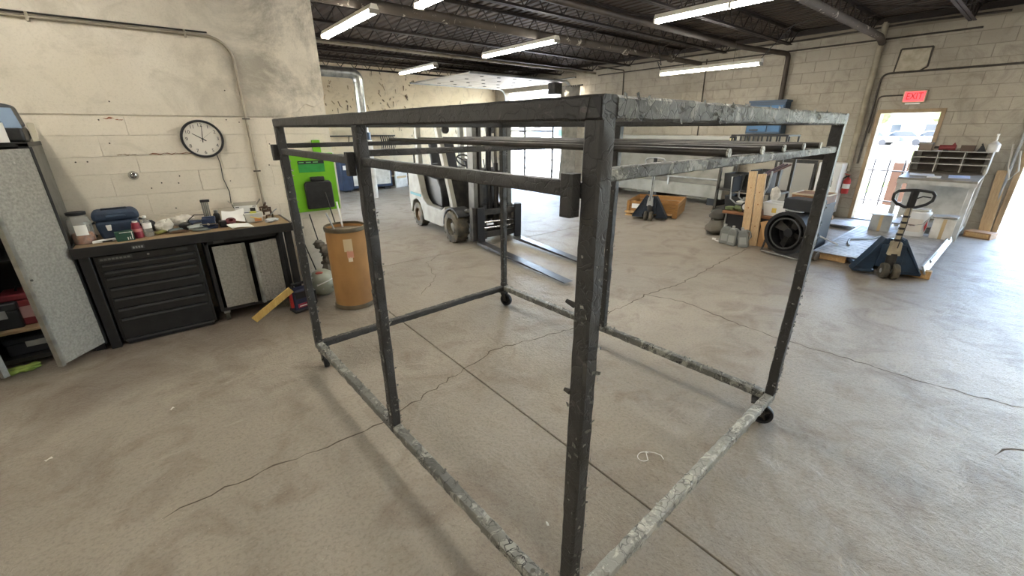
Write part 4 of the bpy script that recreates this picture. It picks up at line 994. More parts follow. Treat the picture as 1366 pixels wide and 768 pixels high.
kn = thing('utility_knife', 'pale-handled tool lying flat between the jar and the cooler bag', 'tool', (-0.47, 4.55, ZB), R(15))
MB().prism([(-0.08, -0.012), (0.05, -0.016), (0.08, -0.004), (0.075, 0.012), (-0.07, 0.014)], 'z', 0.0, 0.022).build('handle', M_whitep, kn, bevel=0.005)
B(-0.02, 0.04, -0.022, 0.012, 0.002, 0.012).build('grip', M_black, kn, bevel=0.003)
cb = thing('cooler_bag', 'navy blue soft cooler bag with domed lid on the bench', 'cooler', (-0.375, 4.74, ZB), R(4))
MB().prism([(-0.12, 0.0), (0.12, 0.0), (0.135, 0.10), (0.135, 0.145), (-0.135, 0.145), (-0.135, 0.10)], 'y', -0.09, 0.09).build('bag_body', M_navy, cb, bevel=0.02)
MB().prism([(-0.145, 0.145), (0.145, 0.145), (0.145, 0.19), (0.125, 0.225), (-0.125, 0.225), (-0.145, 0.19)], 'y', -0.098, 0.098).build('lid', M_navy, cb, bevel=0.022)
B(-0.06, 0.06, -0.108, -0.096, 0.175, 0.19).build('lid_badge', pm('navy_badge', '#3c4c62', 0.5), cb, bevel=0.003)
B(-0.08, 0.08, -0.02, 0.02, 0.224, 0.236).build('top_grip', pm('navy_dark', '#141c28', 0.7), cb, bevel=0.005)
for s in (-1, 1): MB().tube([(s*0.135, 0, 0.13), (s*0.165, 0.0, 0.12), (s*0.172, -0.01, 0.05), (s*0.15, -0.02, 0.02)], 0.01, 8).build('strap', M_black, cb)
MB().prism([(-0.075, 0.07), (-0.05, 0.07), (-0.045, 0.115), (-0.08, 0.115)], 'y', -0.104, -0.09).build('white_buckle', M_whitep, cb, bevel=0.004)
MB().blob((0.19, 0.02, 0.05), (0.06, 0.05, 0.05), 10, 6, 0.2).build('loose_strap_end', M_black, cb)
gx = thing('green_box', 'flat dark green carton with white print before the cooler bag', 'box', (-0.345, 4.515, ZB), R(8))
B(-0.055, 0.055, -0.03, 0.03, 0.0, 0.075).build('carton', pm('dark_green', '#1e4636', 0.6), gx, bevel=0.003)
for k in range(3): B(0.012+k*0.014, 0.017+k*0.014, -0.031, -0.03, 0.008, 0.03).build('white_print', M_paper, gx)
B(-0.03, 0.05, -0.031, -0.03, 0.066, 0.070).build('white_print', M_paper, gx); B(0.042, 0.046, -0.031, -0.03, 0.03, 0.068).build('white_print', M_paper, gx)
rc = thing('red_can', 'red spray can cap and body next to the clear bottle', 'can', (-0.262, 4.56, ZB))
MB().lathe([(0.030, 0), (0.034, 0.004), (0.034, 0.085), (0.028, 0.10), (0.026, 0.12), (0.02, 0.128), (0.0, 0.128)], 22).build('can', pm('can_red', '#7a2030', 0.35, 0.2), rc)
MB().lathe([(0.0345, 0.055), (0.0348, 0.075), (0.0345, 0.078)], 22).build('label_band', pm('band_pink', '#b0736f', 0.5), rc)
MB().lathe([(0.0, 0.128), (0.018, 0.128), (0.018, 0.138), (0.0, 0.14)], 16).build('cap', M_whitep, rc)
wbt = thing('water_bottle', 'clear plastic bottle with pale label right of the red can', 'bottle', (-0.195, 4.57, ZB))
MB().lathe([(0.028, 0), (0.031, 0.01), (0.030, 0.1), (0.026, 0.125), (0.012, 0.15), (0.011, 0.16)], 20).build('bottle', M_clear, wbt)
MB().lathe([(0.0315, 0.07), (0.0315, 0.11)], 20).build('label', M_paper, wbt); MB().lathe([(0.0, 0.172), (0.013, 0.172), (0.013, 0.156), (0.0, 0.156)], 14).build('cap', M_whitep, wbt)
M_rag = pm('white_cloth', '#e2ddd1', 0.9, 0, '#c4beb0', 14, bump=0.5, bscale=40)
def rag(label, c, r, n=4, mat=None, name='rag', cat='rag'):
    m = MB()
    for i in range(n): m.blob((c[0]+random.uniform(-.5, .5)*r[0], c[1]+random.uniform(-.5, .5)*r[1], ZB+r[2]*0.92+random.uniform(-.0, .35)*r[2]), tuple(k*random.uniform(0.6, 0.9) for k in r), 11, 7, 0.22)
    return tag(m.build(name, mat or M_rag), label, cat)
rag('crumpled white rag just right of the clear bottle', (-0.09, 4.66), (0.06, 0.05, 0.055), 5)
rag('round white cloth bundle against the wall behind the cables', (0.04, 4.80), (0.08, 0.06, 0.06), 5)
rag('small olive glove lying before the white rag', (-0.13, 4.60), (0.045, 0.03, 0.018), 3, pm('olive_cloth', '#77763f', 0.9), 'work_glove', 'glove')
rag('shiny crumpled plastic bag at the right bench end', (0.70, 4.56), (0.06, 0.045, 0.022), 5, pm('crumpled_plastic', '#c3c6c4', 0.25, 0.1), 'plastic_bag', 'bag')
rag('clear crumpled wrapping near the blue vise', (0.13, 4.62), (0.06, 0.05, 0.025), 4, pm('wrap_film', '#aeb5b2', 0.25, 0.1), 'plastic_wrap', 'wrapping')
for (lb, cx, cy, rr, col) in (('brown looped cord at the front of the bench', 0.0, 4.56, 0.055, '#5d4630'), ('black coiled cable on the bench beside the cloth bundle', 0.05, 4.68, 0.065, '#242526'), ('grey coiled cable in front of the blue vise', 0.16, 4.53, 0.05, '#70756f')):
    pts = []
    for i in range(70):
        a = i*0.36; k = rr*(0.75+0.25*math.sin(i*0.23)); pts.append((cx+k*1.25*math.cos(a), cy+k*0.7*math.sin(a), ZB+0.006+0.012*(0.5+0.5*math.sin(i*0.31))))
    tag(MB().tube(pts, 0.0048, 6).build('coiled_cable', pm('cable_'+col[1:], col, 0.6)), lb, 'cable')
mt_ = thing('multimeter', 'grey-green meter lying among the cables', 'meter', (-0.02, 4.62, ZB), R(20))
B(-0.05, 0.05, -0.03, 0.03, 0, 0.03).build('case', pm('meter_grey', '#6d7b7a', 0.5), mt_, bevel=0.006); B(-0.03, 0.03, -0.018, 0.018, 0.03, 0.032).build('display', pm('lcd', '#39454a', 0.3), mt_)
vs_ = thing('bench_vise', 'dark blue bench vise with a ribbed grey column standing on the bench', 'vise', (0.235, 4.64, ZB), R(-8))
B(-0.06, 0.06, -0.06, 0.06, 0, 0.025).build('base', pm('vise_blue', '#26334e', 0.45, 0.2), vs_, bevel=0.006)
B(-0.045, 0.045, -0.04, 0.04, 0.025, 0.075).build('body', pm('vise_blue', '#26334e'), vs_, bevel=0.01)
B(-0.05, 0.05, -0.08, -0.05, 0.03, 0.095).build('front_jaw', pm('vise_blue', '#26334e'), vs_, bevel=0.008); B(-0.05, 0.05, 0.0, 0.03, 0.06, 0.10).build('rear_jaw', pm('vise_blue', '#26334e'), vs_, bevel=0.008)
MB().cyl((0, -0.13, 0.055), (0, -0.05, 0.055), 0.011, n=12).build('screw', M_chrome, vs_); MB().cyl((-0.06, -0.125, 0.055), (0.06, -0.125, 0.055), 0.005, n=8).build('tommy_bar', M_chrome, vs_)
for k in range(4): B(-0.030+k*0.014, -0.020+k*0.014, 0.03, 0.06, 0.07, 0.225).build('column_rib', M_grey, vs_)
B(-0.034, 0.036, 0.028, 0.062, 0.225, 0.245).build('column_cap', M_black, vs_, bevel=0.003)
B(-0.12, -0.06, 0.0, 0.05, 0.0, 0.05).build('side_anvil', M_dark, vs_, bevel=0.01)
tag(MB().tube([(0.08, 4.72, ZB+0.01), (0.09, 4.74, ZB+0.07), (0.14, 4.75, ZB+0.11), (0.22, 4.74, ZB+0.105), (0.26, 4.72, ZB+0.06)], 0.004, 6).build('arched_wire', M_black), 'thin black wire arching up left of the vise', 'wire')
bx_ = thing('parts_carton', 'open white product carton with navy base print against the wall', 'carton', (0.56, 4.80, ZB), R(-6))
B(-0.095, 0.095, -0.05, 0.05, 0.0, 0.15).build('carton', M_paper, bx_, bevel=0.002)
B(-0.096, 0.096, -0.0515, -0.05, 0.055, 0.085).build('blue_print', pm('print_navy', '#2c3a5e', 0.5), bx_); B(0.03, 0.075, -0.052, -0.05, 0.09, 0.125).build('picture_print', M_dark, bx_)
for (a, b) in ((-0.085, -0.055), (0.055, 0.085)): B(a, b, -0.052, -0.05, 0.135, 0.142).build('small_print', M_dark, bx_)
MB().box(-0.095, 0.095, 0.0, 0.05, 0, 0.002, M=TM((0, -0.05, 0.15), rx=R(35))).build('top_flap', pm('flap_grey', '#8c877b', 0.8), bx_)
for s in (-1, 1): MB().box(-0.001, 0.001, -0.05, 0.05, 0, 0.06, M=TM((s*0.095, 0, 0.15), ry=R(s*40))).build('side_flap', pm('flap_grey', '#8c877b'), bx_)
tb = thing('clear_tub', 'translucent tub with a yellow pencil on its rim', 'tub', (0.59, 4.68, ZB))
MB().prism([(-0.065, 0), (0.065, 0), (0.08, 0.085), (-0.08, 0.085)], 'y', -0.04, 0.04).build('tub', glass('frosted_plastic', '#d6d6cc', 0.3, 0.75), tb, bevel=0.006)
MB().cyl((-0.03, -0.05, 0.06), (0.05, -0.045, 0.03), 0.004, n=6).build('pencil', pm('pencil_yellow', '#d8b63c', 0.5), tb)
B(-0.02, 0.03, -0.02, 0.02, 0.086, 0.10).build('yellow_block', pm('pale_yellow', '#cfc95c', 0.6), tb)
B(0.0, 0.06, -0.048, -0.041, 0.01, 0.04).build('orange_sticker', pm('peach', '#c98c5d', 0.7), tb)
tag(MB().sheet(6, 4, lambda u, v: (0.33+0.18*u+0.02*v, 4.63+0.10*v, ZB+0.03+0.095*v+0.012*math.sin(4*u+3*v)), 0.002).build('paper_sheet', M_paper), 'tilted white paper sheet left of the parts carton', 'paper')
tag(MB().sheet(5, 4, lambda u, v: (0.38+0.17*u-0.03*v, 4.43+0.13*v, ZB+0.008+0.016*v+0.006*math.sin(5*u)), 0.002).build('white_tray', M_paper), 'flat white paper tray at the front edge of the bench', 'tray')
rt = thing('tape_roll', 'dark red roll of tape on the papers near the vise', 'tape', (0.395, 4.60, ZB+0.03))
MB().lathe([(0.02, 0), (0.04, 0), (0.04, 0.03), (0.02, 0.03), (0.02, 0)], 24, M=TM(rx=R(25))).build('tape', pm('maroon', '#5c262a', 0.5), rt)
B(-0.09, -0.03, -0.02, 0.05, -0.03, 0.025).build('black_spool_block', M_black, rt, bevel=0.006)
cl_ = thing('clamp_pile', 'heap of rusty brown clamps in the far bench corner', 'clamps', (0.735, 4.78, ZB))
for k in range(6):
    a = random.uniform(0, 3.1); MB().tube([(-0.03, 0, 0), (-0.035, 0, 0.03), (0.03, 0, 0.035), (0.035, 0, 0.0)], 0.010, 6, M=TM((random.uniform(-.04, .04), random.uniform(-.06, .06), 0.012+0.02*k), a, rx=random.uniform(-.5, .5))).build('clamp', pm('rusty_brown', '#5b4433', 0.8, 0.2, '#3d2f26', 20), cl_)
MB().tube([(0.0, -0.06, 0.03), (0.04, -0.08, 0.08), (0.07, -0.09, 0.10)], 0.005, 6).build('bent_rod', M_lgrey, cl_)

# ------------------------------------------------------------------ floor things right of the bench
pk = thing('wood_offcut', 'yellow wooden board leaning against the open cabinet door', 'board', (0.36, 4.25, 0), 0)
o = MB().box(-0.032, 0.032, -0.01, 0.01, 0, 0.42, M=TM((0, 0, 0.028), R(-8)) @ Matrix.Rotation(R(56), 4, 'Y')); o.build('board', mat_wood('yellow_pine', '#c0a25e', '#a58445', (10, 10, 1), 6), pk, bevel=0.003)
js = thing('jump_starter', 'navy and black jump starter pack with red clamp beside the bench leg', 'battery pack', (0.79, 4.30, 0), R(12))
B(-0.09, 0.09, -0.06, 0.06, 0.0, 0.23).build('case', pm('pack_navy', '#262b46', 0.5, 0, '#1d2135', 8), js, bevel=0.02)
B(-0.10, 0.10, -0.065, 0.065, 0.0, 0.03).build('foot', M_black, js, bevel=0.01)
B(-0.07, 0.06, -0.066, -0.06, 0.14, 0.21).build('front_recess', M_black, js, bevel=0.004); B(-0.06, 0.05, -0.068, -0.06, 0.05, 0.09).build('red_print', pm('pack_red', '#9c3a4c', 0.5), js)
B(-0.05, 0.04, -0.069, -0.067, 0.062, 0.072).build('white_print', M_paper, js)
MB().tube([(-0.07, 0, 0.23), (-0.06, 0, 0.275), (0.06, 0, 0.275), (0.07, 0, 0.23)], 0.014, 8).build('handle', M_black, js)
B(-0.118, -0.09, -0.05, -0.02, 0.06, 0.235).build('red_clamp', M_red, js, bevel=0.006); MB().tube([(0.09, 0, 0.2), (0.14, -0.02, 0.16), (0.13, -0.04, 0.05), (0.06, -0.09, 0.015)], 0.01, 8).build('lead', M_black, js)
gt = thing('gas_tank', 'pale grey-green round tank with a red mark behind the drum', 'tank', (1.09, 4.60, 0))
MB().lathe([(0.0, 0.0), (0.06, 0.004), (0.115, 0.05), (0.135, 0.12), (0.13, 0.19), (0.10, 0.245), (0.05, 0.275), (0.0, 0.282)], 28).build('tank', pm('tank_grey', '#a3a695', 0.4, 0.1, '#8d907f', 5), gt)
MB().blob((-0.03, -0.05, 0.262), (0.04, 0.035, 0.012), 12, 6, 0.1).build('red_mark', pm('faded_red', '#b3574c', 0.6), gt)
for k in range(8): a = R(-150+k*22); MB().cyl((0.128*math.cos(a), 0.128*math.sin(a), 0.10+0.05*(k % 2)), (0.142*math.cos(a), 0.142*math.sin(a), 0.10+0.05*(k % 2)), 0.008, n=8).build('stud', M_lgrey, gt)
MB().tube([(-0.10, -0.16, 0.16), (0.03, -0.17, 0.2), (0.15, -0.14, 0.235)], 0.006, 6).build('pale_rod', M_whitep, gt)
dm = thing('fibre_drum', 'tall brown fibre drum holding scrap rods next to the bench', 'drum', (1.26, 4.12, 0))
MB().lathe([(0.0, 0.03), (0.185, 0.03), (0.185, 0.06), (0.186, 0.80), (0.174, 0.80), (0.174, 0.05), (0.0, 0.05)], 36).build('shell', M_fibre, dm)
for z in (0.0, 0.775): MB().lathe([(0.180, z), (0.194, z+0.004), (0.196, z+0.03), (0.190, z+0.045), (0.180, z+0.045), (0.180, z)], 36).build('steel_hoop', pm('drum_hoop', '#6a5f4c', 0.45, 0.4, '#4f4535', 6), dm)
for (a0, a1, z0, z1, c) in ((-118, -92, 0.60, 0.72, '#c9b795'), (-112, -94, 0.535, 0.61, '#c98f78'), (-110, -96, 0.50, 0.545, '#ddd2bc')):
    pts = [(0.1875*math.cos(R(a)), 0.1875*math.sin(R(a))) for a in range(a0, a1+1, 3)]; k = len(pts)
    MB().add([(x, y, z0) for x, y in pts]+[(x, y, z1) for x, y in pts], [(i, i+1, k+i+1, k+i) for i in range(k-1)]).build('paper_label', pm('label_'+c[1:], c, 0.8), dm)
for (lb, p, q, r, mt2) in (('pale rod leaning out of the fibre drum to the left', (1.30, 4.06, 0.3), (1.08, 4.02, 0.97), 0.008, M_lgrey), ('white flat strip standing in the fibre drum', (1.30, 4.16, 0.25), (1.27, 4.30, 1.02), 0.009, M_whitep), ('dark rod leaning from the drum against the green board', (1.28, 4.12, 0.2), (1.33, 4.86, 1.05), 0.007, M_dark)):
    tag(MB().cyl(p, q, r, n=8).build('scrap_rod', mt2), lb, 'rod', 'scrap rods in the drum')
sk_ = MB()
for i in range(7): sk_.blob((1.20+random.uniform(-.05, .05), 4.70+random.uniform(-.02, .08), 0.30+i*0.035), (0.06, 0.06, 0.05), 11, 7, 0.25)
sk_.blob((1.2, 4.72, 0.15), (0.07, 0.07, 0.15), 10, 6, 0.2)
tag(sk_.build('sackcloth', pm('sack_grey', '#7d766a', 0.9, 0, '#5e584e', 14, bump=0.4, bscale=30)), 'crumpled grey-brown sack between the tank and the drum', 'sack')
for (lb, p, q) in (('thin stick leaning on the wall below the green board', (1.14, 4.80, 0.0), (1.0, 4.93, 0.72)), ('longer thin stick leaning right of the other below the green board', (1.24, 4.78, 0.0), (1.15, 4.93, 0.82))):
    tag(MB().cyl(p, q, 0.006, n=6).build('thin_stick', M_dark), lb, 'stick')
# litter on the near floor
wl_ = MB().tube([(1.70+0.04*math.cos(a*0.35), 0.95+0.03*math.sin(a*0.35), 0.004) for a in range(0, 14)] + [(1.74, 0.965, 0.004), (1.77, 0.93, 0.004), (1.78, 0.895, 0.004), (1.765, 0.87, 0.004)], 0.0025, 6)
tag(wl_.build('white_wire', M_whitep), 'small white loop of wire on the floor inside the cart', 'wire')
def chip(label, x, y, s, a):
    tag(MB().sheet(3, 2, lambda u, v: (x+(u-.5)*s*math.cos(a)-(v-.5)*s*0.4*math.sin(a), y+(u-.5)*s*math.sin(a)+(v-.5)*s*0.4*math.cos(a), 0.004+0.006*math.sin(3*u+2*v)**2), 0.002).build('paint_chip', M_paper), label, 'litter')
chip('white scrap on the bare floor at the far left', -0.83, 2.99, 0.03, 0.5)
chip('white scrap on the floor below the tool chest', -0.29, 3.12, 0.025, 0.8)
chip('curled white scrap on the floor beside the near cart post', 1.0, 0.98, 0.022, 1.2)

# more bench clutter
ps = thing('pliers', 'red-handled pliers lying open on the bench behind the brown cord', 'pliers', (-0.03, 4.72, ZB), R(30))
for s_ in (-1, 1):
    MB().tube([(0.0, 0, 0.008), (0.05, s_*0.018, 0.008), (0.11, s_*0.022, 0.008)], 0.006, 6).build('handle', M_red, ps)
MB().prism([(-0.05, -0.004), (0.0, -0.014), (0.012, 0.0), (0.0, 0.014), (-0.05, 0.004)], 'z', 0.002, 0.016).build('jaws', M_grey, ps, bevel=0.002)
bt3 = thing('spray_bottle', 'short black aerosol standing right behind the vise', 'can', (0.31, 4.78, ZB))
MB().lathe([(0.0, 0), (0.026, 0), (0.027, 0.005), (0.027, 0.09), (0.018, 0.105), (0.0, 0.105)], 18).build('can', M_blackp, bt3)
MB().lathe([(0.0, 0.105), (0.016, 0.105), (0.016, 0.13), (0.0, 0.132)], 14).build('cap', M_grey, bt3)
dr_ = thing('cordless_drill', 'black and blue cordless drill lying beside the vise', 'drill', (0.13, 4.76, ZB), R(-20))
MB().cyl((-0.07, 0, 0.035), (0.06, 0, 0.035), 0.03, n=14).build('motor_housing', pm('vise_blue', '#26334e'), dr_)
MB().cyl((0.06, 0, 0.035), (0.10, 0, 0.035), 0.02, 0.014, n=12).build('chuck', M_dark, dr_)
B(-0.05, -0.015, -0.12, -0.02, 0.015, 0.05).build('grip', M_blackp, dr_, bevel=0.008); B(-0.07, 0.01, -0.16, -0.12, 0.005, 0.06).build('battery', M_blackp, dr_, bevel=0.008)
sk2 = thing('screw_box', 'small open cardboard box of fittings at the back of the bench', 'box', (0.46, 4.72, ZB), R(10))
B(-0.05, 0.05, -0.035, 0.035, 0, 0.004).build('base', M_card, sk2)
for (a, b, c, d) in ((-0.05, 0.05, -0.035, -0.032), (-0.05, 0.05, 0.032, 0.035), (-0.05, -0.047, -0.032, 0.032), (0.047, 0.05, -0.032, 0.032)): B(a, b, c, d, 0.004, 0.045).build('side', M_card, sk2)
stuff(MB().blob((0, 0, 0.022), (0.044, 0.029, 0.018), 12, 6, 0.25).build('fittings', M_grey, sk2))
# ------------------------------------------------------------------ far left: tool cabinet and heap by the far wall
bt = thing('blue_machine', 'navy and white equipment cabinet by the far cream wall', 'cabinet', (4.65, 12.75, 0))
M_nv = pm('machine_navy', '#2b3a55', 0.5, 0, '#233046', 6)
B(-0.75, -0.45, -0.35, 0.35, 0.05, 1.02).build('tower', M_nv, bt, bevel=0.02)
B(-0.45, 0.75, -0.33, 0.35, 0.08, 0.72).build('main_body', M_nv, bt, bevel=0.02)
B(-0.42, 0.70, -0.345, -0.33, 0.16, 0.64).build('white_panel', M_white, bt, bevel=0.006); B(-0.68, -0.50, -0.36, -0.35, 0.62, 0.74).build('white_label', M_paper, bt)
for x in (-0.6, 0.6): B(x-0.08, x+0.08, -0.3, 0.3, 0.0, 0.08).build('foot', M_black, bt)
MB().tube([(0.1, -0.2, 0.72), (0.25, -0.25, 0.9), (0.5, -0.2, 0.85), (0.62, -0.34, 0.3)], 0.014, 8).build('hose', M_black, bt); B(0.0, 0.4, -0.2, 0.2, 0.72, 0.80).build('top_gear', M_dark, bt, bevel=0.02)
for (lb, x, y, w, d, h_, m, rz) in (('white panel board leaning on the heap beyond the forklift', 5.75, 12.55, 0.5, 0.05, 0.62, M_white, 20), ('brown carton in the heap behind the forklift', 7.0, 12.9, 0.55, 0.5, 0.42, M_card, 10), ('dark brown crate at the foot of the far wall', 5.9, 13.2, 0.7, 0.5, 0.62, pm('dark_brown_wood', '#54402f', 0.7), -6)):
    t = thing('far_box', lb, 'box', (x, y, 0), R(rz)); B(-w/2, w/2, -d/2, d/2, 0, h_).build('box', m, t, bevel=0.006); B(-w*0.4, w*0.4, -d/2-0.006, -d/2, h_*0.45, h_*0.55).build('tape_band', pm('tape_tan', '#bfa67c', 0.5), t)
    B(-w*0.46, w*0.46, -d*0.46, d*0.46, h_, h_+0.012).build('top_flap', m, t)
pal = thing('wood_pallet', 'weathered pallet lying by the far wall behind the forklift', 'pallet', (6.6, 12.1, 0), R(8))
for k in range(5): B(-0.5, 0.5, -0.4+k*0.18, -0.30+k*0.18, 0.09, 0.11).build('slat', M_oldwood, pal)
for x in (-0.45, 0, 0.45): B(x-0.04, x+0.04, -0.4, 0.42, 0.0, 0.09).build('runner', M_oldwood, pal)
hr = thing('wall_shelf', 'thin wall shelf with hanging cables on the far cream wall', 'shelf', (4.6, YB-0.12, 0))
B(-1.4, 1.6, -0.1, 0.1, 1.48, 1.52).build('shelf_board', M_dark, hr)
for x in (-1.2, 0.1, 1.4): MB().tube([(x, 0.1, 1.2), (x, 0.0, 1.3), (x, -0.08, 1.48)], 0.012, 6).build('bracket', M_dark, hr)
for k in range(7): x = 1.1+k*0.07; MB().tube([(x, -0.08, 1.5), (x+0.05, -0.14, 1.2), (x-0.06, -0.12, 0.95), (x+0.02, -0.1, 1.25), (x, -0.08, 1.5)], 0.010, 6).build('hanging_cable', M_black, hr)

# ------------------------------------------------------------------ long grey machine along the exit wall
gm = thing('grey_press', 'long low grey steel machine standing along the block wall', 'machine', (10.05, 6.2, 0))
M_gm = pm('machine_grey', '#8f8c82', 0.5, 0.1, '#7b786f', 3)
B(-0.30, 0.36, -1.75, 1.9, 0.17, 0.47).build('lower_beam', M_gm, gm, bevel=0.01)
MB().prism([(-0.22, .47), (0.36, .47), (0.36, 1.52), (0.20, 1.52), (0.16, 1.30), (0.02, .75)], 'y', -1.75, 1.9).build('sloping_panel', M_gm, gm, bevel=0.01)
B(0.08, 0.36, -1.8, 1.95, 1.44, 1.53).build('upper_beam', pm('machine_pale', '#a3a198', 0.5), gm, bevel=0.008)
MB().tube([(-0.33, -1.7, 0.60), (-0.33, 1.85, 0.60)], 0.02, 10).build('guard_rail', M_lgrey, gm)
for y in (-1.65, -0.4, 0.8, 1.8): B(-0.345, -0.315, y-0.015, y+0.015, 0.40, 0.60).build('rail_post', M_lgrey, gm)
for y in (-1.5, 0.1, 1.7): B(-0.2, 0.3, y-0.12, y+0.12, 0.0, 0.17).build('foot', M_black, gm)
MB().tube([(-0.34, 1.4, 0.58), (-0.45, 1.5, 0.4), (-0.5, 1.45, 0.2), (-0.55, 1.6, 0.02)], 0.012, 8).build('hanging_hose', M_lgrey, gm)
# low crate
cr_ = thing('wood_crate', 'low open wooden crate on the floor with the dark pallet jack under it', 'crate', (8.02, 4.98, 0), R(-68.5))
M_cr = mat_wood('crate_wood', '#a4783f', '#80592b', (0.9, 12, 12), 5); M_crp = mat_wood('crate_pale', '#cfab77', '#b08a55', (0.9, 12, 12), 5)
W2, D2 = 0.50, 0.52
for k in range(2):
    z = 0.115+k*0.10
    B(-W2, W2, -D2, -D2+0.022, z, z+0.092).build('side_board', M_cr, cr_, bevel=0.003); B(-W2, W2, D2-0.022, D2, z, z+0.092).build('side_board', M_cr, cr_, bevel=0.003)
    B(-W2, -W2+0.022, -D2+0.022, D2-0.022, z, z+0.092).build('side_board', M_cr, cr_, bevel=0.003); B(W2-0.022, W2, -D2+0.022, D2-0.022, z, z+0.092).build('side_board', M_cr, cr_, bevel=0.003)
for k in range(8): B(-W2, W2, -D2+k*0.131, -D2+k*0.131+0.12, 0.10, 0.115).build('floor_board', M_cr, cr_)
for x in (-W2+0.05, 0.0, W2-0.05): B(x-0.045, x+0.045, -D2, D2, 0.015, 0.10).build('runner', M_cr, cr_, bevel=0.003)
B(-W2-0.02, -0.22, -D2-0.02, -D2+0.08, 0.0, 0.02).build('bottom_board', M_crp, cr_); B(0.0, W2-0.1, -D2-0.03, -D2, 0.06, 0.10).build('pale_batten', M_crp, cr_, bevel=0.003); B(-W2-0.03, -0.25, -D2-0.03, -D2, 0.06, 0.10).build('pale_batten', M_crp, cr_, bevel=0.003)
B(-0.40, -0.24, -D2-0.006, -D2, 0.16, 0.25).build('paper_label', M_paper, cr_)
for x in (-W2+0.0, W2-0.05): B(x, x+0.05, -D2-0.012, -D2, 0.015, 0.30).build('corner_batten', M_cr, cr_)

# ------------------------------------------------------------------ wall-side things
bcb = thing('blue_wall_cabinet', 'blue steel wall cabinet above the junk rack', 'cabinet', (10.33, 4.02, 0))
M_bc = pm('cabinet_blue', '#2c5f88', 0.45, 0, '#25547a', 5)
B(-0.13, 0.15, -0.34, 0.36, 1.58, 2.22).build('body', pm('cabinet_blue_dark', '#2b4257', 0.5), bcb, bevel=0.006)
B(-0.145, -0.13, -0.06, 0.34, 1.62, 2.14).build('door', M_bc, bcb, bevel=0.004); B(-0.145, -0.13, -0.32, -0.08, 1.62, 2.14).build('door', M_bc, bcb, bevel=0.004)
B(-0.16, -0.145, 0.1, 0.28, 1.64, 1.67).build('handle', M_black, bcb); B(-0.16, 0.15, -0.36, 0.38, 2.2, 2.24).build('top_lip', pm('cabinet_blue_dark', '#2b4257'), bcb)
fe = thing('fire_extinguisher', 'red fire extinguisher with a white label hung left of the doorway', 'extinguisher', (10.38, 2.36, 0.48))
MB().lathe([(0.0, 0), (0.055, 0.0), (0.062, 0.012), (0.062, 0.24), (0.045, 0.285), (0.02, 0.30), (0.018, 0.32), (0.0, 0.32)], 22).build('cylinder', M_red, fe)
MB().lathe([(0.0628, 0.10), (0.0628, 0.19)], 22).build('label', M_paper, fe)
B(-0.03, 0.03, -0.012, 0.012, 0.32, 0.35).build('valve', M_dark, fe); MB().prism([(-0.02, .345), (0.09, .375), (0.09, .385), (-0.02, .362)], 'x', -0.01, 0.01).build('lever', M_red, fe)
MB().tube([(0, 0.02, 0.335), (-0.02, 0.07, 0.28), (-0.02, 0.075, 0.1)], 0.011, 8).build('hose', M_black, fe); B(0.05, 0.12, -0.03, 0.03, 0.2, 0.25).build('bracket', M_dark, fe)
wp = thing('electric_panel', 'white metal panel cabinet standing left of the fire extinguisher', 'panel', (10.22, 2.62, 0))
B(-0.14, 0.26, -0.19, 0.19, 0.10, 1.06).build('case', M_whitep, wp, bevel=0.01)
B(-0.152, -0.14, -0.17, 0.17, 0.14, 1.02).build('door', M_whitep, wp, bevel=0.005); B(-0.158, -0.152, -0.10, -0.06, 0.62, 0.74).build('latch', M_grey, wp)
for (y, z) in ((0.02, 0.9), (0.05, 0.55), (-0.02, 0.32)): B(-0.156, -0.152, y-0.02, y+0.02, z-0.02, z+0.02).build('sticker', M_dark, wp)
for y in (-0.15, 0.15): B(-0.1, 0.2, y-0.03, y+0.03, 0, 0.10).build('foot', M_dark, wp)
gp = thing('grey_board', 'plain grey board with a dark frame leaning behind the junk table', 'board', (10.1, 3.22, 0), 0)
B(-0.03, 0.0, -0.38, 0.38, 0.03, 1.10).build('frame', M_dark, gp, bevel=0.004); B(-0.036, -0.03, -0.33, 0.33, 0.10, 1.03).build('panel', pm('board_grey', '#9b988f', 0.6), gp)
B(-0.1, 0.1, -0.30, -0.25, 0.0, 0.03).build('foot', M_dark, gp); B(-0.1, 0.1, 0.25, 0.30, 0.0, 0.03).build('foot', M_dark, gp)

# ------------------------------------------------------------------ junk rack and table
rk = thing('junk_rack', 'dark steel rack loaded with black bins behind the wooden planks', 'rack', (7.95, 3.12, 0))
M_rk = pm('rack_dark', '#3a3833', 0.6, 0.3, '#4f4b43', 8)
for x in (-0.28, 0.28):
    for y in (-0.47, 0.47): B(x-0.02, x+0.02, y-0.02, y+0.02, 0, 1.34).build('post', M_rk, rk)
for z in (0.30, 0.66, 1.30): B(-0.3, 0.3, -0.49, 0.49, z, z+0.03).build('shelf', M_rk, rk)
for (lb, y, z, w, h_, c) in (('black bin at the left on the middle rack shelf', 0.24, 0.69, 0.36, 0.26, '#22221f'), ('dark bin at the right on the middle rack shelf', -0.18, 0.69, 0.34, 0.34, '#2c2b29'), ('black tub low on the junk rack', 0.1, 0.33, 0.5, 0.24, '#1d1d1c')):
    t = thing('storage_bin', lb, 'bin', (7.95, 3.12+y, z), 0); m = pm('bin_'+c[1:], c, 0.5)
    MB().prism([(-w*0.42, 0), (w*0.42, 0), (w*0.5, h_), (w*0.46, h_), (w*0.39, 0.02), (-w*0.39, 0.02), (-w*0.46, h_), (-w*0.5, h_)], 'x', -0.22, 0.22).build('bin', m, t)
    for s in (-1, 1): B(s*0.22-0.006, s*0.22+0.006, -w*0.44, w*0.44, 0, h_).build('end_wall', m, t)
cra = thing('black_crate', 'black lattice crate on top of the junk rack under the blue cabinet', 'crate', (7.95, 3.08, 1.33))
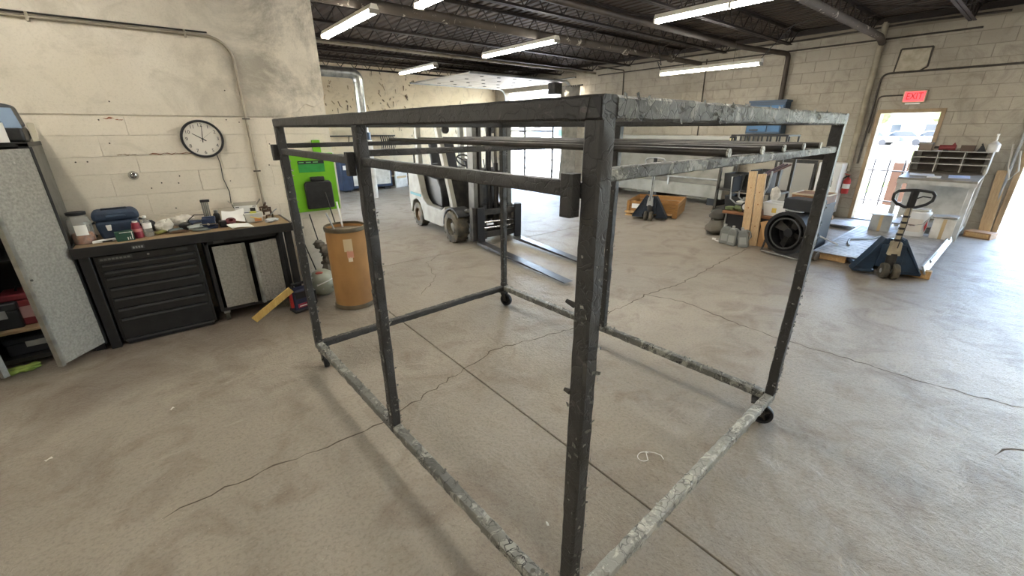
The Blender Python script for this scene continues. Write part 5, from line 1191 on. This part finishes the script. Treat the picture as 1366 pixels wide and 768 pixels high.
for k in range(7):
    y = -0.42+k*0.14
    for s in (-1, 1): B(s*0.25-0.008, s*0.25+0.008, y-0.012, y+0.012, 0, 0.26).build('lattice_bar', M_black, cra)
for z in (0.0, 0.12, 0.235):
    for s in (-1, 1): B(s*0.25-0.01, s*0.25+0.01, -0.44, 0.44, z, z+0.025).build('rail', M_black, cra)
    for s in (-1, 1): B(-0.25, 0.25, s*0.43-0.01, s*0.43+0.01, z, z+0.025).build('rail', M_black, cra)
B(-0.24, 0.24, -0.42, 0.42, 0.0, 0.012).build('floor', M_black, cra)
jb = thing('yellow_label_can', 'dark can with a pale yellow label at the left end of the rack top', 'can', (7.78, 3.52, 1.33))
MB().lathe([(0, 0), (0.055, 0), (0.055, 0.22), (0.03, 0.25), (0, 0.25)], 18).build('can', M_dark, jb); B(-0.0575, -0.05, -0.03, 0.03, 0.05, 0.2).build('label', pm('label_yellow', '#d9cf9c', 0.6), jb)
# chair upside on the rack
chr_ = thing('steel_chair', 'overturned chair with a bent steel frame and white seat among the rack clutter', 'chair', (7.52, 2.92, 0.50))
MB().tube([(0, 0.25, 0.45), (0, 0.22, 0.1), (0, 0.12, 0.03), (0, -0.12, 0.06), (0, -0.20, 0.3), (0, -0.22, 0.55)], 0.013, 8).build('frame_tube', M_lgrey, chr_)
MB().tube([(-0.3, 0.25, 0.45), (-0.3, 0.22, 0.1), (-0.3, 0.12, 0.03), (-0.3, -0.12, 0.06), (-0.3, -0.20, 0.3), (-0.3, -0.22, 0.55)], 0.013, 8).build('frame_tube', M_lgrey, chr_)
B(-0.31, 0.01, -0.14, 0.12, 0.05, 0.075).build('seat', M_white, chr_, bevel=0.01); B(-0.31, 0.01, 0.215, 0.24, 0.2, 0.45).build('backrest', M_black, chr_, bevel=0.01)
for k, c in enumerate(('#5c4a52', '#4a4048', '#6e5a58')):
    tag(MB().cyl((7.55, 2.95-k*0.07, 0.92+0.02*k), (7.65, 2.6-k*0.05, 1.16), 0.014, n=8).build('dowel_rod', pm('handle_'+c[1:], c, 0.6)), ('lowest', 'middle', 'topmost')[k] + ' of three dark handles sticking out of the rack clutter', 'rod')
tbl = thing('junk_table', 'low black table with a wooden top edge under the white bin', 'table', (7.22, 2.66, 0))
B(-0.26, 0.30, -0.42, 0.46, 0.40, 0.44).build('table_top', mat_wood('table_wood', '#8c5f3c', '#6d4529', (10, 0.8, 10), 5), tbl, bevel=0.004)
B(-0.22, 0.28, -0.38, 0.42, 0.05, 0.40).build('cabinet_body', M_black, tbl, bevel=0.006)
for y in (-0.36, 0.40): MB().cyl((-0.235, y, 0.0), (-0.235, y, 0.40), 0.014, n=8).build('leg', M_grey, tbl)
B(-0.2, 0.26, -0.36, 0.40, 0.0, 0.05).build('plinth', M_dark, tbl)
wbn2 = thing('white_bin', 'white plastic bin with a yellow sticker on the low table', 'bin', (7.2, 2.40, 0.44))
MB().prism([(-0.13, 0), (0.13, 0), (0.17, 0.18), (0.155, 0.18), (0.12, 0.012), (-0.12, 0.012), (-0.155, 0.18), (-0.17, 0.18)], 'x', -0.14, 0.14).build('bin', M_whitep, wbn2)
for s in (-1, 1): MB().prism([(-0.13, 0), (0.13, 0), (0.165, 0.17), (-0.165, 0.17)], 'x', s*0.14-0.004, s*0.14+0.004).build('end_wall', M_whitep, wbn2)
B(-0.148, -0.144, -0.03, 0.03, 0.05, 0.12).build('yellow_sticker', pm('sticker_yellow', '#d5b65c', 0.6), wbn2)
MB().tube([(-0.145, -0.17, 0.185), (-0.145, 0.17, 0.185), (0.145, 0.17, 0.185), (0.145, -0.17, 0.185)], 0.010, 8, True).build('rim', M_whitep, wbn2)
# clutter at the left end of the table
cl2 = MB()
for i in range(5): cl2.blob((7.1+random.uniform(-.08, .1), 2.95+random.uniform(-.10, .10), 0.475), (0.07, 0.07, 0.035), 10, 6, 0.25)
tag(cl2.build('green_tarp', pm('tarp_green', '#6f7a4e', 0.8, 0, '#4d5738', 14)), 'olive green crumpled tarp on the left end of the low table', 'tarp')
mo = thing('small_motor', 'white and black small motor on the low table', 'motor', (7.12, 2.80, 0.44))
MB().cyl((-0.08, 0, 0.09), (0.08, 0, 0.09), 0.08, n=18).build('motor_can', M_dark, mo); MB().cyl((-0.10, 0, 0.09), (-0.08, 0, 0.09), 0.05, n=16).build('white_end', M_white, mo); B(-0.06, 0.06, -0.06, 0.06, 0, 0.03).build('base', M_black, mo)
MB().cyl((0.0, 0.0, 0.17), (0.0, 0, 0.22), 0.1, n=18).build('grey_pan', M_grey, mo)
rgw = thing('white_rag', 'crumpled white sheet hung behind the planks', 'rag', (7.4, 2.55, 0.44))
MB().blob((0, 0, 0.28), (0.05, 0.07, 0.12), 10, 7, 0.25).build('cloth', M_rag, rgw); MB().cyl((0.03, 0.02, 0), (0.03, 0.02, 0.3), 0.012, n=8).build('stick', M_white, rgw)
# brown tray with contents behind the fan
bt2 = thing('brown_tray', 'brown tray box with pale rim stacked behind the black fan', 'tray', (7.3, 2.0, 0))
B(-0.25, 0.25, -0.22, 0.22, 0.0, 0.68).build('stand', M_black, bt2, bevel=0.006); B(-0.24, 0.24, -0.21, 0.21, 0.68, 0.80).build('tray', pm('tray_brown', '#7d5a40', 0.7, 0, '#6b4a33', 6), bt2, bevel=0.004)
MB().tube([(-0.24, -0.21, 0.80), (-0.24, 0.21, 0.80), (0.24, 0.21, 0.80), (0.24, -0.21, 0.80)], 0.012, 6, True).build('rim', pm('tray_pale', '#b8a98f', 0.6), bt2)
# planks leaning on the table
for (lb, y0, dy, h_, w) in (('tall pine plank leaning on the low table, left of the pair', 2.63, 0.15, 1.10, 0.115), ('tall pine plank leaning on the low table, right of the pair', 2.50, 0.13, 1.07, 0.115)):
    t = thing('pine_plank', lb, 'plank', (6.80, y0, 0), 0, 'pine planks leaning on the table')
    B(-0.015, 0.015, -w/2, w/2, 0.0, h_, M=Matrix.Rotation(R(9), 4, 'Y') @ Matrix.Rotation(R(-7), 4, 'X')).build('plank', M_pine, t, bevel=0.003)
    for k in range(3): 
        z = 0.25+0.3*k+random.uniform(-.08, .08); MB().cyl((-0.016, 0.0, z), (-0.0145, 0, z), 0.010, n=10, M=Matrix.Rotation(R(9), 4, 'Y') @ Matrix.Rotation(R(-7), 4, 'X')).build('knot', pm('knot_brown', '#8a5f34', 0.7), t)
# cardboard pieces
tag(MB().box(-0.004, 0.004, -0.10, 0.10, 0, 0.31, M=TM((6.84, 2.36, 0.0), R(8), ry=R(10))).build('cardboard_sheet', M_card), 'brown cardboard sheet standing between the planks and the fan', 'cardboard')
tag(MB().box(-0.004, 0.004, -0.09, 0.05, 0, 0.26, M=TM((6.62, 2.26, 0.18), R(20), ry=R(10), rx=R(-18))).build('cardboard_flap', pm('card_pale', '#c49a68', 0.8)), 'small pale cardboard flap sticking out left of the black fan', 'cardboard')
# oil jugs
def jug(label, x, y, rz, tilt=0.0):
    t = thing('oil_jug', label, 'jug', (x, y, 0), rz, 'grey oil jugs on the floor'); m = pm('jug_grey', '#7f827f', 0.4, 0.0, '#6b6e6b', 5)
    TT = Matrix.Rotation(tilt, 4, 'X') if tilt else Matrix.Identity(4)
    MB().prism([(-0.065, 0), (0.065, 0), (0.07, 0.02), (0.07, 0.20), (0.05, 0.25), (0.02, 0.265), (-0.03, 0.265), (-0.06, 0.23), (-0.07, 0.17), (-0.07, 0.02)], 'x', -0.045, 0.045, M=TT).build('body', m, t, bevel=0.012)
    MB().tube([(0, -0.068, 0.12), (0, -0.10, 0.16), (0, -0.09, 0.23), (0, -0.04, 0.262)], 0.012, 8, M=TT).build('handle', m, t)
    MB().cyl((0, 0.015, 0.265), (0, 0.015, 0.30), 0.02, n=14, M=TT).build('cap', M_lgrey, t); B(-0.0465, -0.045, -0.045, 0.045, 0.05, 0.16, M=TT).build('label', pm('jug_label', '#9a9c98', 0.5), t)
jug('grey oil jug farthest left at the table foot', 6.62, 2.86, R(15)); jug('grey oil jug in the middle of the three', 6.58, 2.72, R(-5)); jug('grey oil jug with a big handle, nearest the planks', 6.60, 2.55, R(10), R(-9))
# sacks and scraps left of the table
for (lb, x, y, r, c) in (('grey rubble sack at the left foot of the table', 7.15, 3.25, 0.16, '#6c675c'), ('dark bundle on top of the rubble sack', 7.17, 3.27, 0.12, '#4b4841')):
    m = MB(); m.blob((x, y, r*0.8 + (0.22 if 'top' in lb else 0)), (r*1.2, r*1.1, r*0.82), 12, 8, 0.16); tag(m.build('rubble_sack', pm('sack_'+c[1:], c, 0.9, bump=0.4, bscale=20)), lb, 'sack')
for (lb, x, y, s, a) in (('white scrap on the floor left of the oil jugs', 6.75, 3.08, 0.14, 0.4), ('smaller white scrap nearer the oil jugs', 6.66, 2.98, 0.10, 1.1)): chip(lb, x, y, s, a)
# black drum fan
fn = thing('drum_fan', 'large black round drum fan on a wheeled stand beside the cart post', 'fan', (6.58, 1.97, 0), R(-104))
cz = 0.335
MB().lathe([(0.25, -0.13), (0.29, -0.13), (0.295, 0.13), (0.25, 0.13), (0.245, 0.0), (0.25, -0.13)], 40, M=TM((0, 0, cz), rx=R(90))).build('drum_shroud', M_black, fn)
gr = MB()
for k in range(1, 6): gr.tube([(0.047*k*math.cos(a*math.pi/18), 0.125, cz+0.047*k*math.sin(a*math.pi/18)) for a in range(36)], 0.003, 5, True)
for k in range(8): a = k*math.pi/4; gr.cyl((0.05*math.cos(a), 0.125, cz+0.05*math.sin(a)), (0.27*math.cos(a), 0.125, cz+0.27*math.sin(a)), 0.004, n=5)
gr.build('grille', M_dark, fn)
gr2 = MB().tube([(0.205*math.cos(a*math.pi/18), -0.13, cz+0.205*math.sin(a*math.pi/18)) for a in range(36)], 0.012, 6, True)
gr2.build('front_ring', pm('fan_ring', '#3b3c3d', 0.4), fn)
bd = MB()
for k in range(4): bd.prism([(0.02, -0.03), (0.22, -0.06), (0.22, 0.06), (0.03, 0.03)], 'y', -0.003, 0.003, M=TM((0, 0, cz)) @ Matrix.Rotation(k*math.pi/2+0.4, 4, 'Y') @ Matrix.Rotation(R(25), 4, 'X'))
bd.build('fan_blade', M_dark, fn); MB().cyl((0, -0.06, cz), (0, 0.12, cz), 0.06, n=18).build('motor', M_black, fn)
for s in (-1, 1): MB().tube([(s*0.31, 0, cz), (s*0.31, -0.05, 0.10), (s*0.27, -0.14, 0.03)], 0.014, 8).build('stand_leg', M_dark, fn); MB().cyl((s*0.335, 0.14, 0.06), (s*0.30, 0.14, 0.06), 0.06, n=16).build('stand_wheel', pm('fan_wheel', '#6c6457', 0.7), fn)
MB().tube([(-0.31, 0.14, 0.06), (0.31, 0.14, 0.06)], 0.010, 6).build('axle', M_grey, fn); MB().tube([(-0.27, -0.14, 0.03), (0.27, -0.14, 0.03)], 0.014, 8).build('front_tube', M_grey, fn)
B(-0.2, 0.2, 0.02, 0.3, cz+0.30, cz+0.45).build('top_box', M_black, fn, bevel=0.008); B(-0.12, 0.1, -0.05, 0.02, cz+0.292, cz+0.30).build('pale_strip', M_lgrey, fn)
pl2 = thing('small_pallet', 'small wooden pallet under the white panel cabinet', 'pallet', (9.6, 2.62, 0))
for k in range(4): B(-0.35, 0.35, -0.3+k*0.16, -0.2+k*0.16, 0.08, 0.10).build('slat', M_oldwood, pl2)
for x in (-0.3, 0.3): B(x-0.04, x+0.04, -0.3, 0.3, 0, 0.08).build('runner', M_oldwood, pl2)

# ------------------------------------------------------------------ ramp plate on planks
rp = thing('ramp_plate', 'large ribbed aluminium dock plate resting on timbers in front of the doorway', 'dock plate', (7.95, 1.22, 0), R(1))
M_plate = pm('worn_aluminium', '#bcbbb7', 0.5, 0.4, '#9d9b97', 6, bump=0.1)
B(-1.22, 1.25, -0.64, 0.50, 0.10, 0.115).build('plate', M_plate, rp, bevel=0.003)
for k in range(27): 
    x = -1.15+k*0.09; B(x-0.012, x+0.012, -0.56, 0.47, 0.115, 0.1195).build('tread_rib', M_plate, rp)
MB().prism([(-0.66, .06), (-0.64, .06), (-0.60, .15), (-0.62, .155)], 'x', -1.22, 1.25).build('side_lip', M_lgrey, rp)
B(1.25, 1.80, 0.55, 1.0, 0.06, 0.075).build('far_plate', M_plate, rp, bevel=0.003)
MB().cyl((-0.8, -0.63, 0.13), (-0.2, -0.63, 0.13), 0.02, n=10).build('lift_handle', M_lgrey, rp)
for (lb, x, y0, y1, z) in (('near timber under the dock plate on the right', 6.82, 0.50, 0.74, 0), ('near timber under the dock plate at the left', 6.84, 1.33, 1.70, 0), ('middle timber under the dock plate', 8.2, 0.62, 1.68, 0), ('far timber under the dock plate', 9.0, 0.62, 1.68, 0)):
    t = thing('timber', lb, 'timber', (x, (y0+y1)/2, 0)); B(-0.045, 0.045, -(y1-y0)/2, (y1-y0)/2, 0, 0.098).build('beam', M_crp, t, bevel=0.004)
    B(-0.046, 0.046, -(y1-y0)/2-0.002, -(y1-y0)/2, 0.005, 0.09).build('end_grain', M_oldwood, t)
tag(MB().tube([(7.35, 1.45, 0.13), (7.5, 1.5, 0.135), (7.8, 1.55, 0.13), (8.1, 1.35, 0.128), (8.4, 1.3, 0.128)], 0.014, 8).build('air_hose', M_grey), 'grey hose end lying across the dock plate', 'hose')
tag(MB().cyl((7.2, 1.95, 0.28), (7.25, 1.55, 0.13), 0.012, n=8).build('white_pole', M_whitep), 'white pole leaning onto the left edge of the dock plate', 'pole')

# ------------------------------------------------------------------ packing desk by the doorway
pd = thing('packing_desk', 'white-framed packing desk with slotted shelf right of the doorway', 'desk', (9.92, 1.02, 0))
M_dk = pm('desk_white', '#c6c3ba', 0.5, 0, '#aeaba1', 6); M_dkt = pm('desk_top', '#8d867a', 0.5, 0, '#78716600'[:7], 7)
for y in (-0.42, 0.42):
    B(-0.47, -0.41, y-0.03, y+0.03, 0, 0.90).build('front_leg', M_dk, pd, bevel=0.004); B(0.40, 0.46, y-0.03, y+0.03, 0, 1.32).build('rear_leg', M_dk, pd, bevel=0.004)
    B(-0.45, 0.44, y-0.02, y+0.02, 0.10, 0.14).build('side_rail', M_dk, pd)
MB().prism([(-0.50, .90), (0.46, .98), (0.46, 1.01), (-0.50, .935)], 'y', -0.46, 0.46).build('desk_top', M_dkt, pd, bevel=0.004)
B(-0.49, -0.465, -0.46, 0.46, 0.84, 0.90).build('front_apron', M_dk, pd)
B(0.43, 0.45, -0.46, 0.46, 0.98, 1.34).build('shelf_back', pm('shelf_brown', '#6b6157', 0.6), pd)
for z in (1.12, 1.22, 1.32): B(0.14, 0.43, -0.46, 0.46, z, z+0.012).build('shelf_board', M_dk, pd)
for y in (-0.46, -0.16, 0.15, 0.46): B(0.14, 0.43, y-0.006, y+0.006, 1.0, 1.33).build('shelf_divider', M_dk, pd)
MB().box(-0.015, 0.015, -0.46, -0.43, 0, 1.30, M=TM((-0.45, 0, 0.05), ry=R(34))).build('brace', M_dk, pd)
B(-0.40, 0.42, -0.40, 0.40, 0.16, 0.18).build('lower_shelf', M_dkt, pd); B(0.38, 0.41, -0.40, 0.40, 0.2, 0.8).build('back_panel', M_dk, pd)
DT = lambda x: 0.935 + (x+0.5)*0.075/0.96
for (lb, x, y, w, d, c) in (('white papers at the left of the packing desk top', -0.2, 0.22, 0.22, 0.3, '#dedfe0'), ('pale blue paper on the right of the packing desk top', -0.22, -0.22, 0.24, 0.24, '#b3bdd6'), ('small white form near the desk front edge', -0.36, 0.05, 0.14, 0.16, '#e6e4de')):
    tag(MB().box(-w/2, w/2, -d/2, d/2, 0, 0.012, M=TM((9.92+x, 1.02+y, DT(x)+0.004), random.uniform(-.2, .2), ry=R(-4.5))).build('paper_stack', pm('paper_'+c[1:], c, 0.7)), lb, 'paper')
rt2 = thing('red_tool', 'dark red power tool on top of the desk shelf', 'tool', (10.2, 1.12, 1.333), R(90))
MB().cyl((-0.12, 0, 0.05), (0.08, 0, 0.05), 0.042, n=14).build('motor', pm('tool_red', '#7d3030', 0.5), rt2); B(-0.04, 0.02, -0.025, 0.025, 0.0, 0.05).build('grip', M_dark, rt2); MB().cyl((0.08, 0, 0.05), (0.14, 0, 0.05), 0.02, n=10).build('chuck', M_dark, rt2)
MB().prism([(-0.12, .08), (-0.06, .085), (-0.09, .13)], 'y', -0.015, 0.015).build('handle_horn', pm('tool_red', '#7d3030'), rt2)
br2 = thing('brown_box', 'small dark brown box on the desk shelf beside the red tool', 'box', (10.2, 0.86, 1.333)); B(-0.06, 0.06, -0.08, 0.08, 0, 0.08).build('box', pm('dark_card', '#57463a', 0.7), br2, bevel=0.004); B(-0.062, 0.062, -0.082, 0.082, 0.08, 0.09).build('lid', pm('dark_card', '#57463a'), br2)
bk2 = thing('black_gadget', 'black angular gadget on the desk shelf left of the white jug', 'tool', (10.2, 0.70, 1.333)); MB().prism([(-0.05, 0), (0.05, 0), (0.02, .09), (-0.01, .08)], 'x', -0.04, 0.04).build('body', M_black, bk2, bevel=0.004); MB().cyl((0, 0, 0.08), (0, 0.02, 0.12), 0.01, n=8).build('stub', M_dark, bk2)
sj = thing('spray_jug', 'white pump bottle at the right end of the desk shelf', 'bottle', (10.22, 0.585, 1.333))
MB().lathe([(0.0, 0), (0.065, 0), (0.07, 0.01), (0.07, 0.11), (0.03, 0.15), (0.02, 0.16), (0.0, 0.16)], 20).build('bottle', M_white, sj); MB().cyl((0, 0, 0.16), (0, 0, 0.24), 0.012, n=10).build('pump_stem', M_white, sj); B(-0.05, 0.02, -0.015, 0.015, 0.24, 0.265).build('pump_head', M_white, sj, bevel=0.004)
gbx = thing('grey_tin', 'grey-brown tin on the left end of the desk shelf by the doorway', 'tin', (10.2, 1.38, 1.333)); B(-0.07, 0.07, -0.10, 0.07, 0, 0.13).build('tin', pm('tin_brown', '#7c6c5e', 0.6), gbx, bevel=0.005); B(-0.073, 0.073, -0.103, 0.073, 0.10, 0.118).build('lid_band', M_grey, gbx)
# pails and boxes before the desk
def pail(label, x, y, r, h_, red):
    t = thing('white_pail', label, 'pail', (x, y, 0.1195), R(-10), 'white pails at the packing desk')
    MB().lathe([(0.0, 0), (r*0.88, 0), (r*0.9, 0.01), (r, h_*0.93), (r*1.05, h_*0.93), (r*1.05, h_), (0.0, h_)], 28).build('bucket', M_whitep, t)
    MB().lathe([(0, h_), (r*1.02, h_), (r*1.02, h_+0.012), (r*0.9, h_+0.016), (0, h_+0.012)], 28).build('lid', M_paper, t)
    MB().tube([(0, -r*1.03, h_*0.85), (-r*0.7, -r*0.8, h_*0.55), (-r*1.06, 0, h_*0.45), (-r*0.7, r*0.8, h_*0.55), (0, r*1.03, h_*0.85)], 0.004, 6).build('bail_handle', M_grey, t)
    pts = [(r*0.985*math.cos(R(a)), r*0.985*math.sin(R(a))) for a in range(150, 236, 8)]; k = len(pts)
    MB().add([(a*0.97, b*0.97, h_*0.2) for a, b in pts]+[(a*1.02, b*1.02, h_*0.75) for a, b in pts], [(i, i+1, k+i+1, k+i) for i in range(k-1)]).build('label', pm('pail_label', '#d9d0c4', 0.6), t)
    for zz in (0.45, 0.58): MB().add([(a*1.0, b*1.0, h_*zz) for a, b in pts[2:7]]+[(a*1.003, b*1.003, h_*zz+0.02) for a, b in pts[2:7]], [(i, i+1, 5+i+1, 5+i) for i in range(4)]).build('label_line', pm('label_brown', '#8c7668', 0.7), t)
    if red: MB().add([(-r*0.55, -r*0.93, h_*0.45), (-r*0.22, -r*1.04, h_*0.45), (-r*0.38, -r*1.0, h_*0.72), (-r*0.38, -r*1.0, h_*0.2)], [(0, 3, 1), (0, 1, 2)]).build('red_diamond', M_red, t)
pail('white pail with a red diamond mark before the packing desk', 8.92, 1.03, 0.15, 0.36, True)
for (lb, x, y, w, d, h_, m) in (('grey-white carton left of the pails by the doorway', 8.95, 1.44, 0.26, 0.26, 0.26, M_lgrey), ('white carton between the pail and the desk leg', 8.98, 0.72, 0.24, 0.24, 0.30, M_white)):
    t = thing('carton', lb, 'carton', (x, y, 0.1195), R(6)); B(-w/2, w/2, -d/2, d/2, 0, h_).build('box', m, t, bevel=0.004); B(-w/2-0.003, -w/2, -0.02, 0.02, 0.0, h_).build('tape', pm('tape_tan', '#bfa67c'), t); B(-w/2+0.01, w/2-0.01, -d/2+0.01, d/2-0.01, h_, h_+0.006).build('flap', m, t)
for (lb, x, y, z, w, c) in (('stack of flat grey sheets on the white carton', 8.98, 0.72, 0.427, 0.24, '#9a9790'), ('flattened pale sack on the pail lid', 8.92, 1.03, 0.497, 0.22, '#c7c3b8')):
    tag(MB().sheet(6, 5, lambda u, v: (x+(u-.5)*w, y+(v-.5)*w*1.1, z+0.025+0.012*math.sin(7*u+5*v)), 0.022).build('flat_sheets', pm('sheets_'+c[1:], c, 0.7)), lb, 'sheets')
lp = thing('leaning_board', 'pine board leaning against the wall at the right opening', 'board', (10.42, 0.34, 0), 0)
B(-0.018, 0.018, -0.07, 0.07, 0.0, 1.05, M=Matrix.Rotation(R(3), 4, 'Y') @ Matrix.Rotation(R(-3), 4, 'X')).build('board', M_pine, lp, bevel=0.003)
fb = thing('floor_block', 'short flat wooden block on the floor at the right opening', 'block', (10.2, 0.36, 0), R(-15)); B(-0.12, 0.12, -0.16, 0.16, 0, 0.10).build('block', mat_wood('block_wood', '#a8805a', '#8b6744', (1, 10, 10), 5), fb, bevel=0.004); B(-0.125, -0.12, -0.14, 0.14, 0.02, 0.08).build('pale_face', M_crp, fb)

# ------------------------------------------------------------------ outside
_g = MB(); _g.box(10.75, 140, -80, 120, -0.2, -0.03); _g.box(-40, 1.40, 5.26, 120, -0.2, -0.03)
gnd = struct(_g.build('ground_outside', pm('pale_asphalt', '#b5b1a9', 0.9, 0, '#a39f97', 0.5)))
M_grass = pm('grass', '#7f9c3f', 0.95, 0, '#6c8734', 1.5, bump=0.4, bscale=10)
for (x0, x1, y0, y1) in ((24, 40, -14, 2.2), (34, 60, 3.5, 9.5), (13.2, 19, 3.0, 4.6)): B(x0, x1, y0, y1, -0.03, 0.0).build('lawn', M_grass, gnd)
rl = thing('yard_railing', 'dark steel yard railing with brown boards seen through the open door', 'railing', (13.0, 2.35, -0.03))
for k in range(7): MB().cyl((0, -0.9+k*0.27, 0), (0, -0.9+k*0.27, 1.05), 0.016, n=6).build('baluster', M_black, rl)
for z in (0.12, 0.80): MB().cyl((0, -0.95, z), (0, 0.80, z), 0.018, n=6).build('rail', M_black, rl)
for k in range(3): B(0.12, 0.15, -0.85+k*0.24, -0.63+k*0.24, 0.02, 0.98).build('brown_board', pm('fence_brown', '#5d4435', 0.8), rl)
B(-1.5, -0.4, -0.6, 0.9, 0.0, 0.04).build('step_plate', M_grey, rl)
def car(label, x, y, rz, col):
    t = thing('parked_car', label, 'car', (x, y, -0.03), rz, 'cars parked outside'); m = pm('car_'+col[1:], col, 0.3, 0.2)
    MB().prism([(-2.1, .35), (-2.15, .65), (-2.0, .85), (-1.1, .92), (1.2, .95), (1.9, .82), (2.15, .6), (2.1, .35)], 'y', -0.85, 0.85).build('body', m, t, bevel=0.06)
    MB().prism([(-1.3, .9), (-0.7, 1.42), (0.7, 1.45), (1.35, .93)], 'y', -0.72, 0.72).build('cabin', pm('car_glass', '#30363c', 0.15), t, bevel=0.04)
    MB().prism([(-0.72, 1.40), (0.70, 1.43), (0.66, 1.48), (-0.62, 1.46)], 'y', -0.7, 0.7).build('roof', m, t)
    for a in (-1.3, 1.3):
        for s in (-1, 1): MB().cyl((a, s*0.70, 0.32), (a, s*0.87, 0.32), 0.32, n=18).build('wheel', M_black, t)
car('white car parked far off behind the doorway, leftmost', 62, 12.9, R(80), '#d9dadb'); car('red car parked far off at the left of the doorway view', 70, 14.2, R(95), '#b7404a')
car('dark car parked far off in the middle of the doorway view', 64, 10.6, R(85), '#54585c'); car('silver car parked far off at the right of the doorway view', 66, 8.4, R(90), '#9aa0a6')
car('pale blue car parked beyond the overhead door opening', 28, 31, R(35), '#9db4c8')
def bld(name, label, x0, x1, y0, y1, h_, wall, nw, face):
    t = thing(name, label, 'building', ((x0+x1)/2, (y0+y1)/2, -0.03)); hx, hy = (x1-x0)/2, (y1-y0)/2
    B(-hx, hx, -hy, hy, 0, h_).build('walls', pm('bld_'+wall[1:], wall, 0.8), t); B(-hx-0.2, hx+0.2, -hy-0.2, hy+0.2, h_, h_+0.3).build('roof_edge', M_grey, t)
    for k in range(nw):
        y = -hy + (k+0.5)*2*hy/nw; o = B(-hx-0.05, -hx, y-0.7, y+0.7, 1.0, 2.4).build('window', M_grey, t); B(-hx-0.06, -hx-0.05, y-0.6, y+0.6, 1.1, 2.3).build('pane', pm('car_glass', '#30363c'), o)
bld('yard_building', 'pale building across the street beyond the doorway', 95, 105, -10, 40, 7, '#cfcac0', 12, 0)
bld('yellow_building', 'cream yellow building beyond the overhead door opening', 40, 46, 36, 64, 6, '#e0d6ae', 9, 0)
sn = thing('yard_sign', 'white sign board standing beyond the overhead door opening', 'sign', (20.5, 20.6, -0.03), R(45))
B(-0.03, 0.03, -1.0, 1.0, 0.9, 2.2).build('board', M_white, sn); B(-0.035, -0.03, -0.7, -0.1, 1.3, 1.7).build('green_mark', pm('sign_green', '#3f9d6f', 0.6), sn)
for y in (-0.8, 0.8): B(-0.04, 0.04, y-0.04, y+0.04, 0, 0.9).build('post', M_grey, sn)
for (lb, x, y) in (('round leafy tree far beyond the doorway at the left', 84, 18), ('round leafy tree far beyond the doorway at the right', 88, 9.5)):
    t = thing('street_tree', lb, 'tree', (x, y, -0.03)); MB().cyl((0, 0, 0), (0, 0, 2.6), 0.2, 0.14, n=10).build('trunk', pm('bark', '#6b5a48', 0.9), t)
    m = MB()
    for k in range(14): m.blob((random.uniform(-1.6, 1.6), random.uniform(-1.6, 1.6), 3.4+random.uniform(-0.9, 1.6)), (1.0, 1.0, 0.9), 9, 6, 0.3)
    m.build('crown', pm('leaves', '#6f8a4c', 0.9, 0, '#506b36', 2), t)
